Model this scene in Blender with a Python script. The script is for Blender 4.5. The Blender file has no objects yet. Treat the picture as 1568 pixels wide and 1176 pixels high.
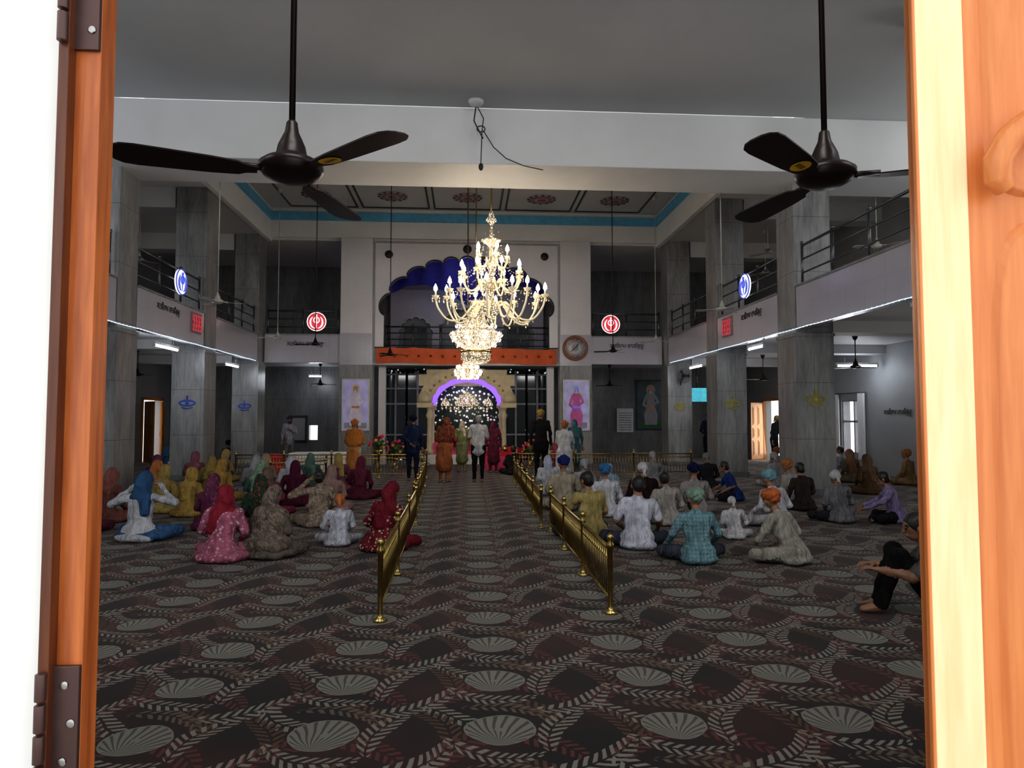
import bpy, math, random
import numpy as np
from mathutils import Vector, Matrix, Euler
random.seed(7)
scene=bpy.context.scene
PI=math.pi

# ------------------------------------------------------------------ materials
class E:
    nt=None
    def __init__(s,v): s.v=v
    def m(s,op,*a):
        n=E.nt.nodes.new('ShaderNodeMath'); n.operation=op
        for i,q in enumerate((s,)+a):
            q=q.v if isinstance(q,E) else q
            if isinstance(q,(int,float)): n.inputs[i].default_value=q
            else: E.nt.links.new(q,n.inputs[i])
        return E(n.outputs[0])
    def __add__(s,o): return s.m('ADD',o)
    def __sub__(s,o): return s.m('SUBTRACT',o)
    def __mul__(s,o): return s.m('MULTIPLY',o)
    def __truediv__(s,o): return s.m('DIVIDE',o)
    def sin(s): return s.m('SINE')
    def abs(s): return s.m('ABSOLUTE')
    def fract(s): return s.m('FRACT')
    def sqrt(s): return s.m('SQRT')
    def lt(s,o): return s.m('LESS_THAN',o)
    def gt(s,o): return s.m('GREATER_THAN',o)
    def at2(s,o): return s.m('ARCTAN2',o)
    def mx(s,o): return s.m('MAXIMUM',o)

def newmat(name):
    m=bpy.data.materials.new(name); m.use_nodes=True
    nt=m.node_tree; b=nt.nodes['Principled BSDF']; E.nt=nt
    return m,nt,b
def rgba(c): return (c[0],c[1],c[2],1)
def mixc(nt,fac,a,b):
    n=nt.nodes.new('ShaderNodeMix'); n.data_type='RGBA'
    f=fac.v if isinstance(fac,E) else fac
    if isinstance(f,(int,float)): n.inputs[0].default_value=f
    else: nt.links.new(f,n.inputs[0])
    for i,c in ((6,a),(7,b)):
        if isinstance(c,tuple): n.inputs[i].default_value=rgba(c)
        else: nt.links.new(c,n.inputs[i])
    return n.outputs[2]
def coords(nt,kind='Object'):
    t=nt.nodes.new('ShaderNodeTexCoord'); return t.outputs[kind]
def sepxyz(nt,v):
    s=nt.nodes.new('ShaderNodeSeparateXYZ'); nt.links.new(v,s.inputs[0])
    return E(s.outputs[0]),E(s.outputs[1]),E(s.outputs[2])
def noise(nt,vec,scale,stretch=(1,1,1),detail=4,dist=0):
    mp=nt.nodes.new('ShaderNodeMapping'); mp.inputs['Scale'].default_value=stretch
    nt.links.new(vec,mp.inputs[0])
    n=nt.nodes.new('ShaderNodeTexNoise'); n.inputs['Scale'].default_value=scale
    n.inputs['Detail'].default_value=detail; n.inputs['Distortion'].default_value=dist
    nt.links.new(mp.outputs[0],n.inputs['Vector']); return E(n.outputs['Fac'])
def ramp(nt,fac,p0,p1):
    n=nt.nodes.new('ShaderNodeMapRange'); n.inputs[1].default_value=p0; n.inputs[2].default_value=p1
    nt.links.new(fac.v,n.inputs[0]); return E(n.outputs[0])
def bump(nt,b,h,strength=.3,dist=.01):
    n=nt.nodes.new('ShaderNodeBump'); n.inputs['Strength'].default_value=strength
    n.inputs['Distance'].default_value=dist
    nt.links.new(h.v,n.inputs['Height']); nt.links.new(n.outputs[0],b.inputs['Normal'])
def nosample(m):
    try: m.cycles.emission_sampling='NONE'
    except Exception: pass
def mat(name,col,rough=.6,metal=0,emit=0,ec=None,var=.12,scale=5,stretch=(1,1,1),spec=.5,bmp=0):
    m,nt,b=newmat(name)
    c=coords(nt); f=ramp(nt,noise(nt,c,scale,stretch),.3,.7)
    dk=tuple(x*(1-var) for x in col); lt=tuple(min(1,x*(1+var)) for x in col)
    nt.links.new(mixc(nt,f,dk,lt),b.inputs['Base Color'])
    b.inputs['Roughness'].default_value=rough; b.inputs['Metallic'].default_value=metal
    b.inputs['Specular IOR Level'].default_value=spec
    if emit:
        b.inputs['Emission Color'].default_value=rgba(ec or col); b.inputs['Emission Strength'].default_value=emit; nosample(m)
    if bmp: bump(nt,b,f,bmp)
    return m
def tile_mat(name,col,sx,sz,rough=.3,line=.8,var=.05):
    m,nt,b=newmat(name); c=coords(nt); x,y,z=sepxyz(nt,c)
    g=((x+y)/sx).fract().lt(.02).mx((z/sz).fract().lt(.02))
    f=ramp(nt,noise(nt,c,1.5),.3,.7)
    base=mixc(nt,f,tuple(q*(1-var) for q in col),col)
    nt.links.new(mixc(nt,g,base,tuple(q*line for q in col)),b.inputs['Base Color'])
    b.inputs['Roughness'].default_value=rough
    return m
def marble_mat(name,c1,c2,rough=.3):
    m,nt,b=newmat(name); c=coords(nt); x,y,z=sepxyz(nt,c)
    f=ramp(nt,noise(nt,c,1.3,(2.2,2.2,.5),7,.5),.32,.72)
    f2=ramp(nt,noise(nt,c,9,(2.5,2.5,.35),5,.3),.3,.7)
    base=mixc(nt,f*.6+f2*.4,c1,c2)
    g=((z/1.2).fract().lt(.008)).mx(((x+y)/.43).fract().lt(.012))
    nt.links.new(mixc(nt,g,base,tuple(q*.55 for q in c1)),b.inputs['Base Color'])
    b.inputs['Roughness'].default_value=rough
    return m
def wood_mat(name,c1,c2,rough=.3,ax=2):
    m,nt,b=newmat(name); c=coords(nt); s=[9,9,9]; s[ax]=.6
    f=ramp(nt,noise(nt,c,1.5,tuple(s),6,1.5),.3,.7)
    f2=ramp(nt,noise(nt,c,9,tuple(s),4,.3),.4,.6)
    nt.links.new(mixc(nt,f*.7+f2*.3,c1,c2),b.inputs['Base Color'])
    b.inputs['Roughness'].default_value=rough
    return m
_cc={}
def desat(c,k=.84):
    g=(c[0]+c[1]+c[2])/3
    return tuple(g+(q-g)*k for q in c)
def cloth(col,pat=None,col2=None):
    key=(col,pat,col2)
    if key in _cc: return _cc[key]
    col=desat(col)
    m,nt,b=newmat('cloth_%d'%len(_cc)); c=coords(nt); x,y,z=sepxyz(nt,c)
    f=ramp(nt,noise(nt,c,7,(1,1,.4),5,1.0),.32,.66)
    base=mixc(nt,f,tuple(q*.62 for q in col),tuple(min(1,q*1.12) for q in col))
    if col2 is None: col2=(.8,.78,.75)
    if pat=='check':
        g=(x/.045).fract().lt(.22).mx((z/.045).fract().lt(.22)); base=mixc(nt,g*.7,base,col2)
    elif pat=='floral':
        v=nt.nodes.new('ShaderNodeTexVoronoi'); v.inputs['Scale'].default_value=22; nt.links.new(c,v.inputs['Vector'])
        n=noise(nt,c,16,(1,1,1),4,1.5)
        g=E(v.outputs['Distance']).lt(.36)*n.gt(.45); base=mixc(nt,g,base,col2)
    elif pat=='mottle':
        n=noise(nt,c,11,(1,1,1),5,2); base=mixc(nt,ramp(nt,n,.45,.58),base,col2)
    nt.links.new(base,b.inputs['Base Color']); b.inputs['Roughness'].default_value=.9
    b.inputs['Specular IOR Level'].default_value=.12
    n=noise(nt,c,7,(1.6,1.6,.5),4,1.8); bump(nt,b,n,1.0,.07)
    _cc[key]=m; return m

M={}
M['paint']=mat('white_paint',(.60,.60,.60),.6,var=.04,scale=.6)
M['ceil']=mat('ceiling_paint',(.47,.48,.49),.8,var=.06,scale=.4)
M['beam']=mat('beam_paint',(.74,.75,.76),.5,var=.05,scale=.8)
M['tilew']=tile_mat('white_glazed_tile',(.66,.65,.68),.3,.2,.25,.86)
M['parapet']=tile_mat('parapet_tile',(.46,.45,.51),.6,.45,.15,.85)
M['marble']=marble_mat('gray_marble',(.135,.138,.14),(.36,.36,.36))
M['marbled']=marble_mat('dark_marble',(.09,.095,.10),(.24,.24,.24))
M['wallg']=mat('gray_wall',(.27,.275,.28),.6,var=.08,scale=1)
M['blue']=mat('blue_cornice',(.13,.42,.66),.5)
M['black']=mat('black_trim',(.015,.013,.013),.4)
M['steel']=mat('steel_rail',(.13,.14,.15),.35,.8)
M['brass']=mat('brass',(.42,.31,.11),.28,1,var=.2,scale=12)
M['gold']=mat('gilded',(.55,.38,.14),.3,1)
M['fan']=mat('fan_brown',(.018,.008,.006),.35,.2)
M['fanw']=mat('fan_cream',(.5,.5,.45),.4)
M['yellow']=mat('yellow_label',(.9,.55,.03),.5)
M['cable']=mat('cable_dark',(.03,.03,.03),.5)
M['cablew']=mat('cable_white',(.6,.6,.6),.5)
M['tube']=mat('tube_light',(1,1,1),.5,emit=20,ec=(.85,.92,1))
M['string']=mat('string_light',(.8,.85,1),.5,emit=1.0,ec=(.7,.85,1))
M['bulb']=mat('candle_bulb',(1,.95,.85),.5,emit=30,ec=(1,.84,.62))
M['orange']=mat('orange_banner',(.55,.11,.035),.7,bmp=.3)
M['cream']=mat('cream_plaster',(.56,.48,.32),.5,var=.12,scale=6,bmp=.3)
M['purple']=mat('purple_glow',(.2,.08,.7),.5,emit=1.0,ec=(.30,.13,1))
M['bluecloth']=mat('blue_drape',(.035,.035,.30),.8)
M['glass']=mat('dark_glass',(.03,.045,.05),.06,0,spec=.9)
M['red']=mat('red_cloth',(.5,.02,.04),.8)
M['pink']=mat('pink_cloth',(.7,.08,.2),.8)
M['whitec']=mat('white_cloth',(.75,.75,.75),.85)
M['leaf']=mat('leaf_green',(.04,.14,.04),.7)
M['wood']=wood_mat('jamb_wood',(.26,.06,.014),(.58,.18,.045))
M['woodd']=wood_mat('jamb_wood_dark',(.07,.018,.008),(.16,.05,.015))  # darker copy of the jamb wood, paints the shadow strip beside the frame
M['woodl']=wood_mat('door_stile_wood',(.86,.60,.30),(.97,.80,.50),.35)  # cream tone paints the blown-out daylight on the door stile
M['woodp']=wood_mat('door_panel_wood',(.60,.19,.055),(.76,.29,.095),.3)
M['woodo']=wood_mat('orange_door_wood',(.25,.10,.025),(.42,.19,.045),.4)
M['hinge']=mat('hinge_metal',(.10,.06,.055),.4,.6)
M['screw']=mat('screw_zinc',(.4,.4,.38),.3,1)
M['outwall']=mat('outer_white_marble',(.80,.81,.78),.5,var=.09,scale=3,stretch=(2,2,.5))
M['ground']=mat('porch_floor',(.5,.48,.45),.8)
M['redled']=mat('red_led',(.55,.05,.05),.5,emit=.35,ec=(1,.08,.12))
M['whiteled']=mat('white_led',(.9,.9,1),.5,emit=1.0,ec=(.9,.88,.95))
M['blueled']=mat('blue_led',(.1,.15,.6),.5,emit=.3,ec=(.15,.2,1))
M['screen']=mat('tv_picture',(.1,.4,.5),.4,emit=.6,ec=(.08,.5,.6),var=.6)
M['poster']=mat('poster_sky',(.42,.42,.66),.3,emit=.10,ec=(.5,.45,.9),var=.3,scale=3)
M['posterd']=mat('painting_dark',(.04,.07,.09),.3,var=.5,scale=2)
M['skin']=mat('skin_brown',(.30,.15,.09),.55,var=.08)
M['robe_w']=mat('poster_white',(.75,.68,.82),.5,var=.2)
M['robe_p']=mat('poster_pink',(.60,.14,.4),.5)
M['robe_o']=mat('poster_orange',(.6,.26,.08),.5)
M['emb_b']=mat('emblem_blue',(.03,.09,.5),.5)
M['emb_y']=mat('emblem_yellow',(.42,.36,.03),.5)
M['paper']=mat('paper',(.6,.62,.66),.6)
M['brown']=mat('clock_rim',(.28,.10,.05),.4)
M['cgrey']=mat('medallion_grey',(.33,.33,.36),.6)
M['cred']=mat('medallion_red',(.25,.11,.11),.6)
M['sign']=mat('sign_plate',(.34,.20,.24),.5)
M['gtrans']=mat('aluminium_frame',(.30,.30,.32),.4,.2)
def crystal(name,e1,e0):
    m,nt,b=newmat(name); c=coords(nt)
    v=nt.nodes.new('ShaderNodeTexVoronoi'); v.inputs['Scale'].default_value=24; nt.links.new(c,v.inputs['Vector'])
    f=E(v.outputs['Distance']).lt(.36)
    nt.links.new(mixc(nt,f,(.30,.22,.11),(.95,.88,.72)),b.inputs['Base Color'])
    b.inputs['Roughness'].default_value=.15; b.inputs['Metallic'].default_value=.3
    b.inputs['Emission Color'].default_value=(1,.85,.62,1)
    nt.links.new((f*e1+e0).v,b.inputs['Emission Strength']); nosample(m); return m  # glowing spots paint the sparkle of the crystals
M['crystal']=crystal('crystal',1.3,.10); M['crystalb']=crystal('lit_crystal',2.4,.45)
m,nt,b=newmat('glass_cup'); b.inputs['Base Color'].default_value=(.80,.70,.48,1); b.inputs['Roughness'].default_value=.1
b.inputs['Emission Color'].default_value=(1,.80,.52,1); b.inputs['Emission Strength'].default_value=.22; nosample(m); M['cup']=m
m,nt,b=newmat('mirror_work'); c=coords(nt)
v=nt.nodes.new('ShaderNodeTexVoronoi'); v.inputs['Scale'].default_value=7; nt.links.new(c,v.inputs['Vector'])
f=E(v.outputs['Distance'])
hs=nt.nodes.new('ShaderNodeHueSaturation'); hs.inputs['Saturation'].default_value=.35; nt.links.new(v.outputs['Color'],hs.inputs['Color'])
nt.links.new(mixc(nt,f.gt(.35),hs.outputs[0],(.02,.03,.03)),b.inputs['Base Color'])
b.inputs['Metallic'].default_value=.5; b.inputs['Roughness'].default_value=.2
b.inputs['Emission Color'].default_value=(.8,.95,.9,1); nt.links.new((f.lt(.2)*.8).v,b.inputs['Emission Strength']); nosample(m); M['mirror']=m  # cell centres glow to paint the shimmer of the mirrors

def carpet():
    m,nt,b=newmat('patterned_carpet'); c=coords(nt); x0,y0,z=sepxyz(nt,c)
    px,py=.93,.68
    n1=noise(nt,c,1.7,(1,1,1),2); n1b=noise(nt,c,1.9,(1,1.2,1),2)
    x=x0+(n1-.5)*.14; y=y0+(n1b-.5)*.12
    fx=((x/px+.30).fract()-.5)*px; fy=((y/py+.05).fract()-.5)*py
    gx=((x/px+.80).fract()-.5)*px; gy=((y/py+.55).fract()-.5)*py
    def fern(ux,uy,ox,oy,A,L,w,cv,N=112,Mk=90):
        ca,sa=math.cos(A),math.sin(A)
        ax=ux-ox; ay=uy-oy
        p=ax*ca+ay*sa; q=ay*ca-ax*sa
        q=q-p*p*cv+cv*L*L*.4
        t=p/L; tap=(t*t*-1+1).mx(0).sqrt()
        d=q.abs(); mask=d.lt(tap*w)*(p.abs().lt(L))
        st=(p*N-d*Mk).sin().gt(.05)*d.gt(.007)
        return mask*st
    q=((fx/.185)*(fx/.185)+(fy/.165)*(fy/.165)).sqrt()
    a=(fy+.15).at2(fx+.03)
    med=q.lt(1.0); rays=(a*30).sin().gt(.45)*(q.lt(.95))*(q.gt(.12))
    n2=noise(nt,c,1.1,(1,1,1),2); fz=noise(nt,c,240,(1,1,1),2)
    base=mixc(nt,ramp(nt,n2,.42,.6),(.016,.013,.013),(.040,.018,.017))
    cur=base
    BE=(.25,.232,.20); BR=(.14,.11,.08); RD=(.125,.036,.034); RB=(.11,.055,.035)
    for args,col in (((gx,gy,-.26,-.12,2.3,.23,.075,.9),RB),((gx,gy,.25,.14,.75,.25,.08,-1.0),RD),
                     ((gx,gy,.22,-.16,-.75,.24,.07,1.1),BE),((gx,gy,-.22,.16,-.65,.25,.075,-1.0),RD),((gx,gy,.0,.0,.62,.30,.078,1.2),BE),
                     ((fx,fy,.05,.245,-.35,.26,.060,-1.2),BR),((fx,fy,.31,.0,1.15,.26,.072,-1.3),BE),
                     ((fx,fy,-.31,.02,1.95,.26,.070,1.3),RB),((fx,fy,-.04,-.245,-.30,.28,.062,1.2),BE)):
        cur=mixc(nt,fern(*args),cur,col)
    cur=mixc(nt,med,cur,(.225,.22,.19)); cur=mixc(nt,rays,cur,(.085,.078,.068))
    fin=mixc(nt,ramp(nt,fz,.3,.7)*.28,cur,(.02,.017,.017))
    nt.links.new(fin,b.inputs['Base Color']); b.inputs['Roughness'].default_value=.95
    b.inputs['Specular IOR Level'].default_value=.1
    b.inputs['Sheen Weight'].default_value=.12
    return m
M['carpet']=carpet()

# ------------------------------------------------------------------ mesh builder
class MB:
    def __init__(s): s.v=[];s.f=[];s.m=[];s.mats=[];s.sm=[]
    def mi(s,k):
        k=M[k] if isinstance(k,str) else k
        if k not in s.mats: s.mats.append(k)
        return s.mats.index(k)
    def add(s,vs,fs,k,smooth=False):
        o=len(s.v); i=s.mi(k); s.v+= [tuple(p) for p in vs]
        for f in fs: s.f.append(tuple(o+j for j in f)); s.m.append(i); s.sm.append(smooth)
    def box(s,x0,x1,y0,y1,z0,z1,k):
        if x0>x1:x0,x1=x1,x0
        if y0>y1:y0,y1=y1,y0
        v=[(x0,y0,z0),(x1,y0,z0),(x1,y1,z0),(x0,y1,z0),(x0,y0,z1),(x1,y0,z1),(x1,y1,z1),(x0,y1,z1)]
        s.add(v,[(0,3,2,1),(4,5,6,7),(0,1,5,4),(1,2,6,5),(2,3,7,6),(3,0,4,7)],k)
    def tube(s,pts,r,k,seg=8,smooth=True):
        pts=[Vector(p) for p in pts]; n=len(pts)
        rs=r if isinstance(r,(list,tuple)) else [r]*n
        vs=[];fs=[]; prev=None
        for i,p in enumerate(pts):
            d=(pts[min(i+1,n-1)]-pts[max(i-1,0)])
            if d.length<1e-9: d=Vector((0,0,1))
            d.normalize()
            if prev is None:
                u=d.cross(Vector((0,0,1)) if abs(d.z)<.9 else Vector((1,0,0))).normalized()
            else:
                u=(prev-d*prev.dot(d)).normalized()
            prev=u; w=d.cross(u)
            for j in range(seg):
                a=2*PI*j/seg; vs.append(p+(u*math.cos(a)+w*math.sin(a))*rs[i])
        for i in range(n-1):
            for j in range(seg):
                a=i*seg+j;b_=i*seg+(j+1)%seg; fs.append((a,b_,b_+seg,a+seg))
        fs.append(tuple(range(seg-1,-1,-1))); fs.append(tuple((n-1)*seg+j for j in range(seg)))
        s.add(vs,fs,k,smooth)
    def lathe(s,prof,c,k,seg=20,smooth=True,mtx=None):
        vs=[];fs=[]
        for r,z in prof:
            for j in range(seg):
                a=2*PI*j/seg; p=Vector((r*math.cos(a),r*math.sin(a),z))
                if mtx is not None: p=mtx@p
                vs.append((p.x+c[0],p.y+c[1],p.z+c[2]))
        n=len(prof)
        for i in range(n-1):
            for j in range(seg):
                a=i*seg+j;b_=i*seg+(j+1)%seg; fs.append((a,b_,b_+seg,a+seg))
        if prof[0][0]>1e-4: fs.append(tuple(range(seg-1,-1,-1)))
        if prof[-1][0]>1e-4: fs.append(tuple((n-1)*seg+j for j in range(seg)))
        s.add(vs,fs,k,smooth)
    def ball(s,c,r,k,seg=10,sc=(1,1,1)):
        n=max(4,seg//2); vs=[];fs=[]
        for i in range(n+1):
            t=PI*i/n
            for j in range(seg):
                a=2*PI*j/seg
                vs.append((c[0]+r*sc[0]*math.sin(t)*math.cos(a),c[1]+r*sc[1]*math.sin(t)*math.sin(a),c[2]-r*sc[2]*math.cos(t)))
        for i in range(n):
            for j in range(seg):
                a=i*seg+j;b_=i*seg+(j+1)%seg; fs.append((a,b_,b_+seg,a+seg))
        s.add(vs,fs,k,True)
    def octa(s,c,r,k,st=1.6):
        x,y,z=c
        s.add([(x+r,y,z),(x,y+r,z),(x-r,y,z),(x,y-r,z),(x,y,z+r*st),(x,y,z-r*st)],
          [(0,1,4),(1,2,4),(2,3,4),(3,0,4),(1,0,5),(2,1,5),(3,2,5),(0,3,5)],k)
    def obj(s,name,bevel=0,loc=None):
        me=bpy.data.meshes.new(name); me.from_pydata(s.v,[],s.f)
        for m_ in s.mats: me.materials.append(m_)
        me.polygons.foreach_set('material_index',s.m); me.polygons.foreach_set('use_smooth',s.sm)
        me.update(); o=bpy.data.objects.new(name,me); scene.collection.objects.link(o)
        if loc: o.location=loc
        if bevel:
            bv=o.modifiers.new('bevel','BEVEL'); bv.width=bevel; bv.segments=2; bv.limit_method='ANGLE'
        return o

def wall_open(mb,axis,p0,p1,u0,u1,z0,z1,ops,k):
    us=sorted(set([u0,u1]+[o[0] for o in ops]+[o[1] for o in ops])); zs=sorted(set([z0,z1]+[o[2] for o in ops]+[o[3] for o in ops]))
    for i in range(len(us)-1):
        for j in range(len(zs)-1):
            cu=(us[i]+us[i+1])/2; cz=(zs[j]+zs[j+1])/2
            if any(o[0]<cu<o[1] and o[2]<cz<o[3] for o in ops): continue
            if axis=='x': mb.box(p0,p1,us[i],us[i+1],zs[j],zs[j+1],k)
            else: mb.box(us[i],us[i+1],p0,p1,zs[j],zs[j+1],k)

# ------------------------------------------------------------------ room shell
W=12.0; YB=28.5; ZC=7.9; ZW=9.0; YD=1.3
mb=MB(); mb.box(-W,W,YD,YB,-.2,0,'carpet'); mb.obj('floor')
mb=MB(); mb.box(-8,8,-6,YD,-.25,-.02,'ground'); mb.obj('porch_ground')
mb=MB()
mb.box(-W-.3,W+.3,YD-.2,13.5,ZC,ZC+.2,'ceil')
mb.box(-W-.3,-7,13.5,YB+.3,ZC,ZC+.2,'paint'); mb.box(7,W+.3,13.5,YB+.3,ZC,ZC+.2,'paint')
mb.box(-7,7,24.2,YB+.3,ZC,ZC+.2,'paint'); mb.obj('ceiling')
mb=MB(); mb.box(-7.4,7.4,14.6,24.6,ZW,ZW+.2,'ceil')
def medallion(cx,cy,z):
    for r0,r1,k,h in ((0,.16,'cred',.05),(.16,.28,'cgrey',.035),(.28,.36,'cred',.03),(.36,.5,'cgrey',.02)):
        mb.lathe([(r1,0),(r1,-h),(max(r0,.001),-h-.01)],(cx,cy,z),k,28)
    for i in range(12):
        a=i*PI/6; mb.ball((cx+.43*math.cos(a),cy+.43*math.sin(a),z-.02),.06,'black',6,(1,1,.4))
for iy,cy in enumerate((22.45,19.55,16.65)):
    for ix in range(-2,3):
        cx=ix*2.48; a,b_=1.14,1.3
        for s_ in (-1,1):
            mb.box(cx-a,cx+a,cy+s_*b_-.03,cy+s_*b_+.03,ZW-.025,ZW,'black')
            mb.box(cx+s_*a-.03,cx+s_*a+.03,cy-b_,cy+b_,ZW-.025,ZW,'black')
        medallion(cx,cy+.05,ZW)
mb.obj('ceiling_coffered')
mb=MB()
mb.box(-6.995,-6.84,14.96,24.2,ZC-.06,ZW,'beam'); mb.box(6.84,6.995,14.96,24.2,ZC-.06,ZW,'beam')
mb.box(-6.84,6.84,24.02,24.19,ZC+.07,ZW,'beam'); mb.box(-6.84,6.84,14.96,15.1,ZC+.01,ZW,'beam')
for x0,x1,y0,y1 in ((-6.84,-6.76,15.1,24.02),(6.76,6.84,15.1,24.02),(-6.76,6.76,23.94,24.02)):
    mb.box(x0,x1,y0,y1,8.56,8.86,'blue')
mb.obj('trim_cornice')
mb=MB(); mb.box(-W,W,13.5,14.95,6.75,ZC,'beam'); mb.obj('ceiling_beam',.02)
for y in (4.6,9.3,18.7,23.4):
    for s_ in (-1,1):
        mb=MB(); mb.box(s_*7.9,s_*W,y+.1,y+.7,7.35,ZC,'paint'); mb.obj('gallery_beam')
wl=[(26.1,27.8,0,2.35)]+[(y,y+2.2,5.0,6.9) for y in (5.2,10.4)]+[(y,y+1.6,.9,2.3) for y in (6,11,)]
mb=MB(); wall_open(mb,'x',-W-.3,-W,YD,YB,-.2,ZC,wl,'wallg'); mb.obj('wall_left')
wr=[(25.3,26.9,0,2.35),(19.9,21.2,.55,2.2)]+[(y,y+2.2,5.0,6.9) for y in (5.2,10.4,)]+[(y,y+1.6,.9,2.3) for y in (6,11)]
mb=MB(); wall_open(mb,'x',W,W+.3,YD,YB,-.2,ZC,wr,'wallg'); mb.obj('wall_right')
mb=MB(); wall_open(mb,'y',YB,YB+.3,-W-.3,W+.3,-.2,ZC,[(-6.45,-6.1,.75,1.35)],'marbled'); mb.obj('wall_back')  # small opening added to show as a spot of bright glare
DX0,DX1=-.86,1.32
mb=MB(); wall_open(mb,'y',YD,YD+.25,-W-.3,W+.3,-.2,ZC,[(DX0,DX1,-.2,3.1)]+[(x,x+2.2,4.6,6.8) for x in (-9.5,-6.1,-1.1,3.9,7.3)],'outwall')
mb.box(-6,-.722,YD-.05,YD-.001,-.02,3.4,'outwall'); mb.box(1.40,6,YD-.05,YD-.001,-.02,3.4,'outwall'); mb.obj('wall_front')
def win_frame_x(name,X,y0,y1,z0,z1,n=2):
    mb=MB(); t=.06
    for a in range(n+1):
        y=y0+(y1-y0)*a/n; mb.box(X-.05,X+.05,y-t/2,y+t/2,z0,z1,'gtrans')
    for z in (z0,z0+(z1-z0)*.6,z1): mb.box(X-.05,X+.05,y0,y1,z-t/2,z+t/2,'gtrans')
    mb.obj(name)
win_frame_x('window_1',W+.1,19.9,21.2,.55,2.2)
for i,y in enumerate((5.2,10.4)):
    win_frame_x('window_%d'%(2+2*i),W+.1,y,y+2.2,5.0,6.9,3); win_frame_x('window_%d'%(3+2*i),-W-.1,y,y+2.2,5.0,6.9,3)
for s_,nm in ((-1,'gallery_floor'),(1,'gallery_floor')):
    mb=MB(); mb.box(s_*7.23,s_*W,YD+.25,YB,3.75,4.05,'paint')
    for y in (4.8,9.4,14.1,18.7,23.4): mb.box(s_*7.9,s_*W,y+.1,y+.7,3.5,3.75,'paint')
    mb.obj(nm)
    mb=MB()
    for a,b_ in ((YD+.26,4.78),(5.67,9.38),(10.27,14.08),(14.97,18.68),(19.57,23.38)):
        mb.box(s_*7.03,s_*7.22,a,b_,3.56,4.45,'parapet'); mb.box(s_*7.0,s_*7.25,a,b_,4.45,4.49,'marble')
    mb.obj('gallery_parapet')
mb=MB(); mb.box(-7.2,7.2,24.45,YB,3.75,4.05,'paint'); mb.obj('gallery_floor')
for s_ in (-1,1):
    mb=MB(); mb.box(s_*4.43,s_*6.98,24.0,24.16,3.56,4.53,'parapet'); mb.box(s_*4.43,s_*6.98,23.97,24.19,4.53,4.57,'marble'); mb.obj('gallery_parapet')
def column(x0,x1,y0,y1,emb):
    mb=MB(); mb.box(x0,x1,y0,y1,0,3.45,'marble'); mb.box(x0+.02,x1-.02,y0+.02,y1-.02,3.45,ZC,'marble')
    mb.box(x0-.03,x1+.03,y0-.03,y1+.03,0,.15,'marbled'); mb.box(x0-.02,x1+.02,y0-.02,y1+.02,3.40,3.47,'marble')
    cx=(x0+x1)/2
    pts=[(cx+.2*math.cos(t),y0-.012,2.05+.07*math.sin(t)) for t in np.linspace(0,2*PI,25)]
    mb.tube(pts,.018,emb,6); mb.ball((cx,y0-.01,2.05),.05,emb,8,(1,.3,1))
    mb.tube([(cx-.14,y0-.012,1.93),(cx,y0-.012,1.90),(cx+.14,y0-.012,1.93)],.014,emb,6)
    mb.tube([(cx,y0-.012,2.12),(cx,y0-.012,2.24)],.02,emb,6)
    mb.obj('marble_column',.015)
for y0,y1 in ((4.8,5.65),(9.4,10.25),(14.1,14.95),(18.7,19.55),(23.4,24.2)):
    column(7.0,7.85,y0,y1,'emb_y'); column(-7.85,-7.0,y0,y1,'emb_b')

def cusped(mb,cx,zs,a,b,lobes,X0,X1,ztop,zbot,y0,y1,k,depth=.16,edge='black'):
    def outer(t):
        dx,dz=math.cos(t),math.sin(t); c=[]
        if dx>1e-6:c.append((X1-cx)/dx)
        if dx<-1e-6:c.append((X0-cx)/dx)
        if dz>1e-6:c.append((ztop-zs)/dz)
        r=min(c); return (cx+dx*r,zs+dz*r)
    ts=list(np.linspace(0,PI,lobes*10+1))+[math.atan2(ztop-zs,X1-cx),math.atan2(ztop-zs,X0-cx)]; ts.sort()
    inn=[];out=[]
    for t in ts:
        u=t/PI*lobes; bu=depth*(math.sin(PI*(u-math.floor(u)))**.6 if 0<u-math.floor(u)<1 else 0)
        r=1/math.sqrt((math.cos(t)/a)**2+(math.sin(t)/b)**2)
        r=r-depth+bu
        inn.append((cx+r*math.cos(t),zs+r*math.sin(t))); out.append(outer(t))
    n=len(ts); vs=[]
    for p in inn+out: vs.append((p[0],y0,p[1]))
    for p in inn+out: vs.append((p[0],y1,p[1]))
    fs=[]
    for i in range(n-1):
        fs.append((i,i+1,n+i+1,n+i)); fs.append((2*n+i+1,2*n+i,3*n+i,3*n+i+1)); fs.append((i+1,i,2*n+i,2*n+i+1))
    mb.add(vs,fs,k)
    mb.box(X0,cx-a+depth,y0,y1,zbot,zs,k); mb.box(cx+a-depth,X1,y0,y1,zbot,zs,k)
    if edge: mb.tube([(p[0],y0-.01,p[1]) for p in inn],.03,edge,6)
mb=MB()
cusped(mb,0,5.25,3.12,2.12,11,-3.3,3.3,7.95,4.05,24.0,24.18,'tilew',.2)
for s_ in (-1,1):
    mb.box(s_*3.3,s_*4.4,23.95,24.18,3.5,7.95,'tilew')
    mb.box(s_*3.22,s_*3.27,23.93,23.99,3.6,7.85,'cgrey')
    mb.box(s_*3.28,s_*4.42,23.93,24.42,0,3.5,'marble'); mb.box(s_*3.28,s_*4.42,23.93,23.945,3.5,4.6,'parapet')
mb.box(-3.2,3.2,23.93,23.99,7.80,7.85,'cgrey')
mb.box(-3.3,3.3,24.0,24.35,3.5,4.05,'paint')
for s_ in (-1,1):
    mb.lathe([(.14,0),(.14,.03),(.09,.05),(.001,.05)],(s_*2.75,24.0,7.4),'black',16,mtx=Matrix.Rotation(PI/2,3,'X'))
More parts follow.
